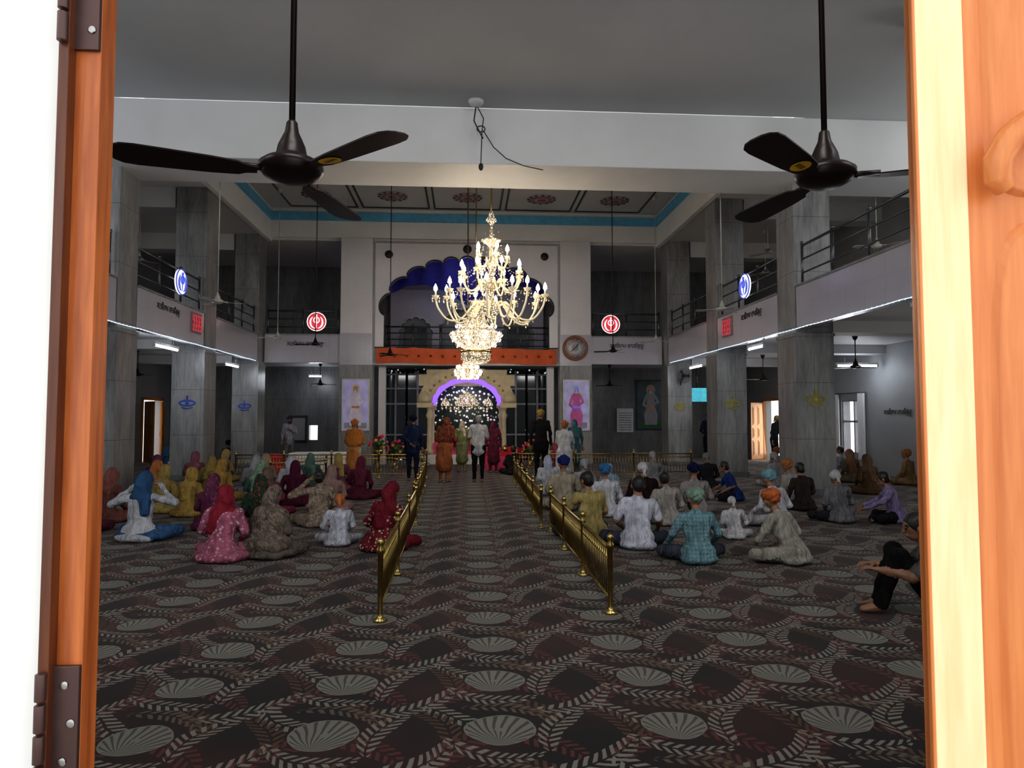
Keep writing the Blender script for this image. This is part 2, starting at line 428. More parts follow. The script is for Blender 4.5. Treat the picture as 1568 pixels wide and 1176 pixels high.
mb.ball((0,23.97,7.62),.16,'black',10,(1,.3,1))
mb.obj('cusped_arch_facade')
mb=MB()
for cx,a,b in ((-2.1,.75,.8),(0,1.15,1.1),(2.1,.75,.8)):
    cusped(mb,cx,5.1 if cx==0 else 5.0,a,b,7,cx-1.05 if cx else -1.05,cx+1.05 if cx else 1.05,6.9,4.05,28.0,28.2,'parapet',.09,'paint')
mb.box(-3.2,3.2,28.25,28.3,4.05,7.6,'wallg')
for cx in (-2.1,2.1):
    for s_ in (-.24,.24): mb.box(cx+s_-.2,cx+s_+.2,28.1,28.24,4.2,5.35,'glass')
mb.obj('inner_arcade')
mb=MB(); n=48; vs=[];fs=[]
for j in range(9):
    for i in range(n+1):
        u=i/n; x=-3.4+6.8*u
        zb=5.75+.75*abs(math.sin(PI*u*2)); z=7.85-(7.85-zb)*j/8
        vs.append((x,24.9+.08*math.sin(i*1.3)+.3*math.sin(j*.4),z))
for j in range(8):
    for i in range(n): a=j*(n+1)+i; fs.append((a,a+1,a+n+2,a+n+1))
mb.add(vs,fs,'bluecloth',True); mb.obj('blue_drape')

def steel_rail(name,p0,p1,h=.88,n=None,bars=3):
    mb=MB(); p0=Vector(p0);p1=Vector(p1); L=(p1-p0).length; n=n or max(2,int(L/1.15))
    for i in range(n+1):
        p=p0.lerp(p1,i/n); mb.tube([p,p+Vector((0,0,h))],.028,'steel',8); mb.ball(p+Vector((0,0,h+.02)),.045,'steel',8)
    for k in range(bars):
        z=h*(k+1)/bars-.04; mb.tube([p0+Vector((0,0,z)),p1+Vector((0,0,z))],.02 if k<bars-1 else .03,'steel',8)
    mb.obj(name)
for s_ in (-1,1):
    for a,b_ in ((5.75,9.3),(10.35,14.0),(15.05,18.6),(19.65,23.3)):
        steel_rail('balcony_railing',(s_*7.14,a,4.49),(s_*7.14,b_,4.49))
    steel_rail('balcony_railing',(s_*4.5,24.08,4.57),(s_*6.9,24.08,4.57),.85)
steel_rail('balcony_railing',(-2.9,24.5,4.05),(2.9,24.5,4.05),.9,6,4)

mb=MB(); n=60; vs=[];fs=[]
for j,z in enumerate((4.08,3.9,3.72,3.54)):
    for i in range(n+1):
        x=-3.15+6.3*i/n; vs.append((x,23.86+.02*math.sin(i*.9+j),z+.03*math.sin(i*.2)))
for j in range(3):
    for i in range(n): a=j*(n+1)+i; fs.append((a,a+1,a+n+2,a+n+1))
mb.add(vs,fs,'orange',True)
mb.tube([(-3.2,23.87,4.1),(3.2,23.87,4.1)],.02,'steel',6)
for i in range(-7,8): mb.octa((i*.42,23.83,3.8),.06,'gold',1)
mb.obj('orange_banner')

mb=MB()
for x0,x1 in ((-3.2,-2.35),(-2.35,-1.5),(1.5,2.35),(2.35,3.2)):
    mb.box(x0+.05,x1-.05,26.9,26.93,.1,3.4,'glass')
    for z in (.1,1.0,2.2,2.8,3.35): mb.box(x0,x1,26.86,26.96,z-.03,z+.03,'gtrans')
    for x in (x0,(x0+x1)/2,x1): mb.box(x-.035,x+.035,26.85,26.97,0,3.5,'gtrans')
for s_ in (-1,1): mb.box(s_*2.9,s_*3.15,24.6,24.85,0,3.5,'tilew')
mb.obj('glazed_screen')
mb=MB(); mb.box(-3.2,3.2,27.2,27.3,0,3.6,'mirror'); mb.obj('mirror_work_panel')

# canopied throne
mb=MB()
mb.box(-1.5,1.5,24.5,26.6,0,.35,'whitec'); mb.box(-1.2,1.2,24.6,26.3,.35,.75,'pink'); mb.box(-.7,.7,24.9,26.0,.75,1.0,'gold')
mb.ball((0,25.3,1.05),.5,'pink',14,(1,.7,.35)); mb.ball((-.45,24.9,.85),.25,'red',10,(1,.8,.5)); mb.ball((.5,24.9,.85),.25,'gold',10,(1,.8,.5))
for sx in (-1,1):
    for y in (24.65,26.4):
        mb.lathe([(.17,.35),(.17,.5),(.1,.56),(.09,1.6),(.14,1.75),(.09,1.85),(.1,1.95),(.19,2.1),(.19,2.2)],(sx*1.33,y,0),'cream',14)
def archband(mb,y0,y1,a0,b0,a1,b1,z0,k,cus=0):
    N=48; vs=[];fs=[]
    for i in range(N+1):
        t=PI*i/N
        w=1+(.05*abs(math.sin(t*7)) if cus else 0)
        pi=(a0*w*math.cos(t),z0+b0*w*math.sin(t)); po=(a1*math.cos(t),z0+b1*max(math.sin(t),0)**.8)
        vs+=[(pi[0],y0,pi[1]),(po[0],y0,po[1]),(pi[0],y1,pi[1]),(po[0],y1,po[1])]
    for i in range(N):
        a=i*4; c_=a+4
        fs+=[(a,a+1,c_+1,c_),(a+3,a+2,c_+2,c_+3),(a+1,a+3,c_+3,c_+1),(a+2,a,c_,c_+2)]
    mb.add(vs,fs,k)
archband(mb,24.5,24.7,1.22,.95,1.70,1.36,2.12,'cream',1)
archband(mb,24.53,24.76,1.10,.83,1.24,1.0,2.10,'purple')
mb.box(-1.78,-1.2,24.46,24.8,2.02,2.2,'cream'); mb.box(1.2,1.78,24.46,24.8,2.02,2.2,'cream')
for sx in (-1,1): mb.lathe([(.26,2.2),(.28,2.3),(.24,2.45),(.12,2.62),(.03,2.7),(.03,2.8),(.001,2.86)],(sx*1.52,24.62,0),'cream',14)
mb.box(-1.72,1.72,24.56,24.7,2.8,3.2,'cream')
mb.box(-1.45,1.45,24.7,26.5,3.2,3.4,'cream')
for i in range(17):
    t=PI*(i+.5)/17; mb.ball((1.45*math.cos(t),24.49,2.12+1.15*math.sin(t)),.045,'gold',8,(1,.5,1))
mb.lathe([(.42,0),(.45,.07),(.40,.22),(.28,.38),(.12,.48),(.03,.55),(.04,.62),(.001,.7)],(0,26.1,2.1),'crystal',20)
for sx in (-1,1): mb.lathe([(.16,0),(.17,.08),(.1,.2),(.02,.3),(.001,.4)],(sx*.8,25.6,2.1),'crystal',12)
for i in range(-6,7): mb.octa((i*.15,24.95,2.0+.02*(i%2)),.045,'crystal')
mb.obj('canopy_throne')

def poster(name,cx,y,z0,z1,w,bg,robe,turb,frame='cablew'):
    mb=MB(); mb.box(cx-w/2,cx+w/2,y-.05,y,z0,z1,frame)
    f=y-.055; mb.box(cx-w/2+.05,cx+w/2-.05,f,f+.01,z0+.05,z1-.05,bg); H=z1-z0
    def P(pts,k,d):
        v=[(cx+p[0]*w,f-d,z0+p[1]*H) for p in pts]; mb.add(v,[tuple(range(len(v)))],k)
    P([(-.4,.05),(.4,.05),(.4,.16),(-.4,.16)],'leaf' if bg=='posterd' else 'cgrey',.003)
    P([(-.2,.1),(.2,.1),(.24,.3),(.15,.45),(.13,.6),(.2,.68),(.1,.74),(-.1,.74),(-.2,.68),(-.13,.6),(-.15,.45),(-.24,.3)],robe,.006)
    P([(-.2,.68),(-.3,.5),(-.12,.42),(-.1,.47),(-.2,.52),(-.12,.66)],robe,.008)
    P([(.2,.68),(.3,.55),(.14,.5),(.12,.54),(.2,.57),(.12,.66)],robe,.008)
    P([(.16*math.cos(t),.80+.11*math.sin(t)) for t in np.linspace(0,2*PI,25)[:-1]],'paper' if bg=='poster' else 'cgrey',.004)
    P([(.075*math.cos(t),.785+.055*math.sin(t)) for t in np.linspace(0,2*PI,19)[:-1]],'skin',.01)
    P([(.09*math.cos(t),.825+.04*math.sin(t)) for t in np.linspace(0,2*PI,19)[:-1]],turb,.012)
    P([(.05*math.cos(t),.755+.035*math.sin(t)) for t in np.linspace(0,2*PI,19)[:-1]],'paper',.014)
    P([(-.14,.44),(.14,.44),(.14,.48),(-.14,.48)],turb,.012)
    mb.obj(name)
poster('guru_poster',-3.83,23.9,1.2,3.0,.95,'poster','robe_w','robe_o')
poster('guru_poster',3.85,23.9,1.2,3.0,.95,'poster','robe_p','blueled')
poster('guru_painting',7.75,28.45,1.15,3.25,1.25,'posterd','cgrey','robe_o','black')
mb=MB(); mb.box(6.3,7.0,28.4,28.46,1.05,2.05,'paper'); 
for i in range(8): mb.box(6.38,6.92,28.385,28.395,1.15+i*.1,1.17+i*.1,'cable')
mb.obj('notice_board')
mb=MB(); mb.box(-7.2,-6.5,28.38,28.46,.65,1.75,'cable'); mb.box(-7.12,-6.58,28.36,28.385,.75,1.65,'wallg'); mb.obj('framed_picture')

mb=MB(); R=Matrix.Rotation(PI/2,3,'X')
mb.lathe([(.45,0),(.45,.07),(.42,.10),(.38,.07)],(3.82,23.92,4.12),'brown',32,mtx=R)
mb.lathe([(.37,.075),(.001,.076)],(3.82,23.92,4.12),'paper',32,mtx=R)
for i in range(12):
    a=i*PI/6; mb.box(3.82+.3*math.sin(a)-.02,3.82+.3*math.sin(a)+.02,23.83,23.84,4.12+.3*math.cos(a)-.03,4.12+.3*math.cos(a)+.03,'robe_o')
mb.tube([(3.82,23.82,4.12),(3.92,23.82,4.26)],.015,'cable',6); mb.tube([(3.82,23.82,4.12),(3.66,23.82,4.0)],.012,'cable',6)
mb.ball((3.82,23.84,4.12),.12,'cgrey',10,(1,.1,1)); mb.obj('wall_clock')
def khanda(mb,cx,cz,pl,R_,bg,fg,ax):
    def T(u,v,d): return (cx+u,pl-d,cz+v) if ax=='y' else (pl-d*ax,cx+u,cz+v)
    n=24; vs=[T(R_*math.cos(2*PI*i/n),R_*math.sin(2*PI*i/n),.0) for i in range(n)]+[T(R_*math.cos(2*PI*i/n),R_*math.sin(2*PI*i/n),.05) for i in range(n)]
    fs=[(i,(i+1)%n,n+(i+1)%n,n+i) for i in range(n)]+[tuple(range(n,2*n))]
    mb.add(vs,fs,bg); w_=R_/.33
    mb.tube([T(R_*math.cos(2*PI*i/n),R_*math.sin(2*PI*i/n),.05) for i in range(n+1)],.016*w_,fg,6)
    mb.tube([T(0,-R_*.7,.07),T(0,R_*.75,.07)],[.008*w_,.03*w_],fg,6)
    mb.tube([T(.3*R_*math.cos(t),.3*R_*math.sin(t)+.05,.07) for t in np.linspace(0,2*PI,17)],.016*w_,fg,6)
    for s_ in (-1,1): mb.tube([T(s_*(.15+.5*math.cos(t))*R_,.65*math.sin(t)*R_-.02,.07) for t in np.linspace(-PI/2,PI/3,12)],[w_*(.010+.020*math.sin(PI*i/11)) for i in range(12)],fg,6)
for x in (-5.2,5.1):
    mb=MB(); khanda(mb,x,4.98,23.93,.32,'redled','whiteled','y'); mb.obj('led_emblem_sign')
for s_,y in ((-1,17.2),(1,16.8)):
    mb=MB(); khanda(mb,y,5.0,s_*7.08,.31,'whiteled','blueled',s_); mb.obj('led_emblem_sign')
def gtext(txt,loc,size,rot,m_,name):
    cu=bpy.data.curves.new(name,'FONT'); cu.body=txt; cu.size=size; cu.align_x='CENTER'; cu.extrude=.004
    cu.materials.append(M[m_]); o=bpy.data.objects.new(name,cu); o.location=loc; o.rotation_euler=rot; scene.collection.objects.link(o)
for s_,y in ((-1,18.1),(1,17.9)):
    mb=MB(); mb.box(s_*6.985,s_*7.025,y-.32,y+.32,3.85,4.36,'sign')
    for i in range(4): mb.box(s_*6.975,s_*6.985,y-.28,y+.28,3.90+i*.125,3.92+i*.125,'redled')
    for i in range(4): mb.tube([(s_*6.975,y-.24+.16*i,3.92),(s_*6.975,y-.2+.16*i,4.1),(s_*6.975,y-.26+.16*i,4.3)],.012,'redled',5)
    mb.obj('led_text_sign')
tx='ਸਤਿਨਾਮ ਵਾਹਿਗੁਰੂ'
gtext(tx,(-5.6,23.98,4.15),.2,(PI/2,0,0),'cable','wall_lettering')
gtext(tx,(5.7,23.98,4.15),.2,(PI/2,0,0),'cable','wall_lettering')
gtext(tx,(-7.02,16.5,4.15),.2,(PI/2,0,PI/2),'cable','wall_lettering')
gtext(tx,(7.02,16.4,4.15),.2,(PI/2,0,-PI/2),'cable','wall_lettering')
gtext(tx,(11.97,18.3,1.75),.2,(PI/2,0,-PI/2),'cable','wall_lettering')

for s_ in (-1,1):
    mb=MB(); pts=[(s_*6.965,6+i*.5,3.55-.015*math.sin(i*PI/3)**2) for i in range(35)]
    mb.tube(pts,.008,'string',6)
    for i in range(114): mb.octa((s_*6.955,6+i*.15,3.54),.016,'string',1)
    mb.obj('string_lights')
def tubelight(c,L,ax,power):
    mb=MB(); x,y,z=c
    d=Vector((1,0,0)) if ax=='x' else Vector((0,1,0)); p=Vector(c)
    mb.tube([p-d*L/2,p+d*L/2],.026,'tube',8)
    a=p-d*L/2; b_=p+d*L/2
    mb.box(min(a.x,b_.x)-.03,max(a.x,b_.x)+.03,min(a.y,b_.y)-.03,max(a.y,b_.y)+.03,z+.03,z+.09,'cablew')
    for q in (a,b_): mb.tube([q-d*.02,q+d*.02],.032,'cablew',8)
    for q in (p-d*L*.3,p+d*L*.3): mb.tube([q+Vector((0,0,.08)),q+Vector((0,0,.22))],.01,'cablew',6)
    mb.obj('tube_light_fitting')
    l=bpy.data.lights.new('tube_lamp','POINT'); l.energy=power; l.color=(.85,.90,1); l.shadow_soft_size=.3
    o=bpy.data.objects.new('tube_lamp',l); o.location=(x,y,z-.25); scene.collection.objects.link(o)
tubelight((-7.4,17.3,3.38),1.3,'y',20); tubelight((-7.4,22.0,3.3),1.2,'y',20)
tubelight((7.4,21.6,3.3),1.2,'y',20); tubelight((11.2,18.9,3.15),1.2,'x',22); tubelight((7.4,17.0,3.45),.9,'y',10)
tubelight((-6.0,27.5,3.3),.5,'x',12)

# ------------------------------------------------------------------ fans
def fan(x,y,z,ztop,ang,k,R_=.65,label=None):
    mb=MB()
    mb.lathe([(.001,-.058),(.04,-.056),(.075,-.05),(.11,-.032),(.128,-.008),(.128,.012),(.105,.03),(.075,.04),(.062,.055),(.055,.09),(.042,.12),(.028,.15),(.022,.19),(.014,.2)],(x,y,z),k,28)
    mb.tube([(x,y,z+.18),(x,y,ztop)],.013,k,8)
    mb.lathe([(.015,-.14),(.05,-.1),(.075,-.02),(.075,0)],(x,y,ztop),k,16)
    for i in range(3):
        a=math.radians(ang+120*i); d=Vector((math.cos(a),math.sin(a),0)); n=Vector((-math.sin(a),math.cos(a),0)); c=Vector((x,y,z))
        sec=[(.13,.022),(.17,.03),(.2,.05),(.3,.062),(.45,.07),(.56,.075),(.61,.07),(.64,.05),(.652,.02)]
        vs=[];fs=[]
        for r,w in sec:
            r=r*R_/.65; pit=.16
            for s_ in (-1,1):
                q=c+d*r+n*w*s_+Vector((0,0,-.02+s_*w*pit))
                vs+=[q,q+Vector((0,0,-.006))]
        for j in range(len(sec)-1):
            o=j*4; p=o+4
            fs+=[(o,o+2,p+2,p),(o+1,p+1,p+3,o+3),(o,p,p+1,o+1),(o+2,o+3,p+3,p+2)]
        fs+=[(0,1,3,2),(len(vs)-4,len(vs)-2,len(vs)-1,len(vs)-3)]
        mb.add(vs,fs,k)
        mb.tube([c+d*.08+Vector((0,0,-.01)),c+d*.22+Vector((0,0,-.014))],.014,k,8)
        if label is not None and i==label:
            cc=c+d*.255; vs=[];
            for q in range(20):
                t=2*PI*q/20; o_=n*.042*math.sin(t); vs.append(cc+d*.048*math.cos(t)+o_+Vector((0,0,-.0285+.042*math.sin(t)*.16)))
            mb.add(vs,[tuple(range(20))],'yellow')
            for q in range(4):
                e=cc+d*(-.024+.016*q); mb.add([e+n*.012+Vector((0,0,-.0285)),e-n*.012+Vector((0,0,-.0325)),e-n*.012+d*.007+Vector((0,0,-.0325)),e+n*.012+d*.007+Vector((0,0,-.0285))],[(0,1,2,3)],'fan')
    mb.obj('ceiling_fan')
fan(-.72,2.80,2.67,ZC,78,'fan',label=2)
fan(1.585,2.885,2.73,ZC,100,'fan',label=1)
for x,y,z in ((5.95,15.5,4.2),(-5.55,15.5,4.25),):
    fan(x,y,z,ZW,random.uniform(0,120),'fanw',.6)
for x,y,z in ((-6.0,22,4.2),(6.2,22,4.2),(-4.6,21,3.9),(4.55,21,3.75),(-2.35,21,3.6)):
    fan(x,y,z,ZW,random.uniform(0,120),'fan' if abs(x)<5 else 'fanw',.6)
for x,y,z in ((9.75,15.5,5.75),(8.95,19.6,6.6),(-9.6,20.5,6.3),(9.9,21.9,6.5)):
    fan(x,y,z,ZC,random.uniform(0,120),'fanw',.6)
for x,y in ((9.8,16.6),(9.8,22),(-9.8,21),(-5.6,26.5),(5.6,26.5)):
    fan(x,y,2.95,3.75,random.uniform(0,120),'fan',.6)

mb=MB(); hx=.16; hy=13.2
mb.lathe([(.16,0),(.14,-.06),(.08,-.08),(.03,-.12)],(hx,hy,ZC),'cablew',18)
mb.tube([(hx,hy,7.8),(hx-.04,hy,7.5),(hx+.06,hy,7.3),(hx+.14,hy,7.15)],.014,'cable',6)
mb.tube([(hx+.02,hy,7.8),(hx+.15,hy,7.55),(hx+.12,hy,7.3),(hx+.1,hy,6.7),(hx+.1,hy,6.62)],.011,'cable',6)
mb.tube([(hx+.1+.08*math.cos(t),hy,7.34+.06*math.sin(t)) for t in np.linspace(0,2*PI,15)],.012,'cable',6)
mb.tube([(hx+.15,hy,7.3),(hx+.35,hy+.05,7.0),(hx+.6,hy+.1,6.8),(hx+.95,hy+.15,6.68),(hx+1.35,hy+.2,6.62)],.010,'cable',6)
mb.ball((hx+.1,hy,6.58),.05,'cable',8,(1,1,1.6)); mb.obj('ceiling_hook_cable')

# ------------------------------------------------------------------ chandeliers
def chandelier_arms(x,y,z,ztop):
    mb=MB(); C=Vector((x,y,z))
    mb.tube([(x,y,z+2.2),(x,y,ztop)],.02,'brass',8)
    mb.lathe([(.12,0),(.1,-.06),(.03,-.1)],(x,y,ztop),'brass',14)
    mb.lathe([(.001,-.45),(.06,-.42),(.1,-.36),(.05,-.3),(.16,-.22),(.22,-.12),(.2,0),(.08,.1),(.06,.3),(.14,.4),(.17,.5),(.08,.62),(.05,.8),(.12,.9),(.13,1.0),(.05,1.1),(.04,1.35),(.1,1.42),(.22,1.5),(.24,1.53),(.1,1.56),(.04,1.62),(.03,1.9),(.09,1.96),(.14,2.0),(.08,2.08),(.02,2.25)],C,'crystal',22)
    def arm(a,r0,z0,R_,zl,zu,cup=.085):
        d=Vector((math.cos(a),math.sin(a),0)); P=[]
        ctrl=[(r0,z0),(r0+.12*R_,z0+.10),(R_*.35,z0),(R_*.55,zl),(R_*.78,zl-.02),(R_*.95,(zl+zu)/2),(R_,zu)]
        for i in range(len(ctrl)-1):
            p0=ctrl[max(i-1,0)];p1=ctrl[i];p2=ctrl[i+1];p3=ctrl[min(i+2,len(ctrl)-1)]
            for q in range(5):
                t=q/5; f=[.5*((2*p1[j])+(-p0[j]+p2[j])*t+(2*p0[j]-5*p1[j]+4*p2[j]-p3[j])*t*t+(-p0[j]+3*p1[j]-3*p2[j]+p3[j])*t**3) for j in (0,1)]
                P.append(C+d*f[0]+Vector((0,0,f[1])))
        P.append(C+d*R_+Vector((0,0,zu))); mb.tube(P,.022,'cup',7)
        e=C+d*R_+Vector((0,0,zu))
        mb.lathe([(.02,-.02),(.06,.0),(cup,.05),(cup*1.1,.06),(.03,.055)],e,'cup',12)
        mb.tube([e+Vector((0,0,.04)),e+Vector((0,0,.17))],.02,'cablew',8)
        mb.lathe([(.014,.16),(.045,.2),(.04,.26),(.004,.34)],e,'bulb',10)
        for q in range(5):
            b_=q*2*PI/5; p=e+Vector((cup*math.cos(b_),cup*math.sin(b_),-.01)); mb.octa(p,.016,'crystal'); mb.octa(p-Vector((0,0,.06)),.02,'crystal')
        top=C+d*.15+Vector((0,0,zu+.75))
        for q in range(1,12):
            t=q/12; p=top.lerp(e,t)-Vector((0,0,.22*math.sin(PI*t))); mb.octa(p,.014,'crystal',1.1)
        for q in (6,14,20): mb.octa(P[q]-Vector((0,0,.07)),.022,'crystal',2)
    for i in range(14): arm(2*PI*i/14+.1,.18,-.05,1.30 if i%2 else 1.12,-.35,.12 if i%2 else .2)
    for i in range(8): arm(2*PI*i/8+.3,.14,.5,.72,.34,.68)
    for i in range(5): arm(2*PI*i/5,.1,1.0,.38,.9,1.1,.06)
    mb.obj('chandelier')
    l=bpy.data.lights.new('chandelier_lamp','POINT'); l.energy=105; l.color=(1,.87,.70); l.shadow_soft_size=.9
    o=bpy.data.objects.new('chandelier_lamp',l); o.location=(x,y,z+.1); scene.collection.objects.link(o)
def chandelier_basket(x,y,z,ztop,R_,drum):
    mb=MB(); C=Vector((x,y,z))
    mb.tube([(x,y,z+R_*1.3),(x,y,ztop)],.018,'brass',8)
    mb.lathe([(.1,0),(.08,-.05),(.03,-.08)],(x,y,ztop),'brass',12)
    mb.lathe([(R_*.12,R_*1.35),(R_*.3,R_*1.3),(R_*.22,R_*1.15),(R_*.3,R_*.8),(R_*.5,R_*.35),(R_*.9,R_*.06)],C,'crystal',28)
    mb.lathe([(R_*.9,R_*.06),(R_,0),(R_*.97,-R_*.1),(R_*.85,-R_*.3),(R_*.6,-R_*.5),(R_*.45,-R_*.56)],C,'crystalb',28)
    for k,(r,dz) in enumerate(((1.0,-.02),(.93,-.2),(.75,-.42))):
        for i in range(26): a=2*PI*i/26; mb.octa(C+Vector((math.cos(a)*R_*r,math.sin(a)*R_*r,dz*R_)),.035,'bulb' if i%3==0 else 'crystal',1.8)
    if drum:
        mb.lathe([(R_*.5,-R_*.66),(R_*.58,-R_*.70),(R_*.58,-R_*.98),(R_*.4,-R_*1.12),(R_*.1,-R_*1.15),(.001,-R_*1.25)],C,'crystal',24)
        mb.lathe([(R_*.6,-R_*.64),(R_*.62,-R_*.68),(R_*.6,-R_*.72)],C,'brass',24)
    for i in range(10):
        a=2*PI*i/10; mb.ball(C+Vector((math.cos(a)*R_*.75,math.sin(a)*R_*.75,R_*.32)),.04,'bulb',8,(1,1,1.5))
    mb.obj('crystal_basket_chandelier')
    l=bpy.data.lights.new('chandelier_lamp','POINT'); l.energy=30; l.color=(1,.88,.74); l.shadow_soft_size=.6
    o=bpy.data.objects.new('chandelier_lamp',l); o.location=(x,y,z-R_*1.6); scene.collection.objects.link(o)
chandelier_arms(.56,15.9,4.3,ZW)
chandelier_basket(.24,18.5,3.92,ZW,.70,True)
chandelier_basket(.02,21.0,3.08,ZW,.42,False)

# ------------------------------------------------------------------ brass railings
def brass_rail(pts,h=.60,step=.085,gap=1.45):
    mb=MB()
    for a,b_ in zip(pts[:-1],pts[1:]):
        a=Vector((a[0],a[1],0)); b_=Vector((b_[0],b_[1],0)); L=(b_-a).length; d=(b_-a)/L
        n=max(1,round(L/gap))
        for i in range(n+1):
            p=a+d*L*i/n
            mb.lathe([(.06,0),(.06,.015),(.028,.03),(.022,.06),(.022,h-.06),(.034,h-.05),(.034,h-.02),(.02,h),(.032,h+.025),(.03,h+.05),(.004,h+.075)],p,'brass',12)
        for z,r in ((h-.06,.017),(h-.16,.010),(.12,.012)): mb.tube([a+Vector((0,0,z)),b_+Vector((0,0,z))],r,'brass',8)
        m_=int(L/step)
        for i in range(1,m_):
            p=a+d*L*i/m_; mb.tube([p+Vector((0,0,.12)),p+Vector((0,0,h-.06))],.007,'brass',5)
    mb.obj('brass_railing')
brass_rail([(-.70,5.7),(-.78,10.7)]); brass_rail([(-.82,10.9),(-1.0,16.6)])
brass_rail([(1.22,5.8),(1.23,10.0)]); brass_rail([(1.12,10.3),(1.22,17.6)])
brass_rail([(-1.1,18.95),(-6.3,19.2)],.7); brass_rail([(1.4,19.2),(6.4,19.2)],.7)
brass_rail([(-3.35,16.6),(-3.6,17.9),(-4.7,16.8)],.62)

mb=MB()
def cloth_table(mb,cx,cy,w,d,h,k):
    vs=[];fs=[];N=48
    for lv,(z,ex) in enumerate(((h,0),(h-.02,.012),(h*.5,.03),(.02,.06))):
        for i in range(N):
            t=i/N*4; s_=int(t); u=t-s_
            c_=[(-1,-1),(1,-1),(1,1),(-1,1)]; p=c_[s_]; q=c_[(s_+1)%4]
            x=p[0]+(q[0]-p[0])*u; y=p[1]+(q[1]-p[1])*u
            rip=1+(.05*math.sin(i*2.1) if lv>1 else 0)
            vs.append((cx+x*(w/2+ex*rip*(1 if abs(x)>.99 else 0)+(.02*math.sin(i*2.2) if lv==3 else 0)),cy+y*(d/2+ex+(.02*math.sin(i*1.9) if lv==3 else 0)),z))
    for lv in range(3):
        for i in range(N): a=lv*N+i;b_=lv*N+(i+1)%N; fs.append((a+N,b_+N,b_,a))
    fs.append(tuple(range(N))); mb.add(vs,fs,k,False)
cloth_table(mb,-4.3,20.3,1.5,.8,.65,'whitec'); mb.obj('cloth_covered_table')
mb=MB(); cloth_table(mb,-5.6,20.4,.7,.7,.45,'red'); mb.ball((-5.6,20.4,.5),.3,'red',12,(1,1,.4)); mb.obj('draped_stool')
def flowers(x,y,h):
    mb=MB(); mb.lathe([(.16,0),(.12,.04),(.05,.1),(.05,h*.4),(.14,h*.5),(.16,h*.6),(.12,h*.62)],(x,y,0),'brass',14)
    rr=random.Random(3)
    for i in range(40):
        a=rr.uniform(0,2*PI); r=rr.uniform(0,.3); z=h*.65+rr.uniform(0,.45)*(1-r)
        p=(x+r*math.cos(a),y+r*math.sin(a),z); mb.tube([(x,y,h*.6),p],.006,'leaf',4); mb.ball(p,rr.uniform(.035,.06),rr.choice(['red','pink','leaf','robe_o','leaf']),6)
    mb.obj('flower_vase')
flowers(-2.75,21.6,1.1); flowers(-2.35,22.7,.8); flowers(2.1,22.9,.8)
mb=MB(); mb.box(1.2,1.9,23.2,23.7,0,.5,'red'); mb.ball((1.55,23.4,.55),.28,'red',10,(1.1,.8,.5)); mb.ball((1.3,23.3,.6),.13,'gold',8)
mb.obj('offering_stand')
mb=MB(); mb.box(.55,1.25,21.9,22.3,.0,.42,'pink'); mb.box(.6,1.2,21.95,22.25,.42,.6,'red'); mb.box(.85,.95,22.0,22.2,.6,.603,'black'); mb.obj('donation_box')
def leaf(name,hx,hy,ang,w=.85,h=2.25,k='woodo'):
    mb=MB(); t=.045
    mb.box(0,w,-t/2,t/2,0,h,k)
    for z0,z1 in ((.15,.75),(.85,1.25),(1.35,2.1)):
        for x0,x1 in ((.1,w/2-.05),(w/2+.05,w-.1)):
            for s_ in (-1,1):
                y0=s_*t/2; mb.box(x0,x1,y0,y0+s_*.015,z0,z1,k); mb.box(x0+.05,x1-.05,y0+s_*.015,y0+s_*.03,z0+.06,z1-.06,k)
    mb.tube([(w-.06,-.07,.95),(w-.06,-.07,1.15)],.012,'steel',6)
    o=mb.obj(name); o.location=(hx,hy,0.01); o.rotation_euler=(0,0,ang)
leaf('door_1',-11.9,27.75,math.radians(-72)); leaf('door_2',-11.9,26.15,math.radians(-45)); leaf('door_3',11.9,26.85,math.radians(215)); leaf('door_4',11.9,25.35,math.radians(255))
for X_,y0,y1 in ((-W,26.1,27.8),(W,25.3,26.9)):
    mb=MB(); 
    for y in (y0,y1): mb.box(X_-.06,X_+.06,y-.05,y+.05,0,2.4,'woodo')
    mb.box(X_-.06,X_+.06,y0,y1,2.32,2.42,'woodo'); mb.obj('trim_door_frame')
mb=MB()
for y0 in (19.7,21.15):
    vs=[];fs=[];N=16
    for i in range(N+1):
        for z in (.4,2.4): vs.append((W-.12+.04*math.sin(i*1.6),y0+.35*i/N,z))
    for i in range(N): a=2*i; fs.append((a,a+2,a+3,a+1))
    mb.add(vs,fs,'paint',True)
mb.tube([(W-.12,19.6,2.42),(W-.12,21.6,2.42)],.015,'steel',6); mb.obj('window_curtain')
mb=MB(); mb.box(7.95,8.75,23.85,23.92,2.2,2.75,'black'); mb.box(7.98,8.72,23.84,23.85,2.23,2.72,'screen'); mb.box(8.3,8.4,23.92,24.3,2.4,2.5,'steel')
mb.tube([(8.35,24.3,2.45),(8.35,24.3,3.75)],.03,'steel',8); mb.obj('television')
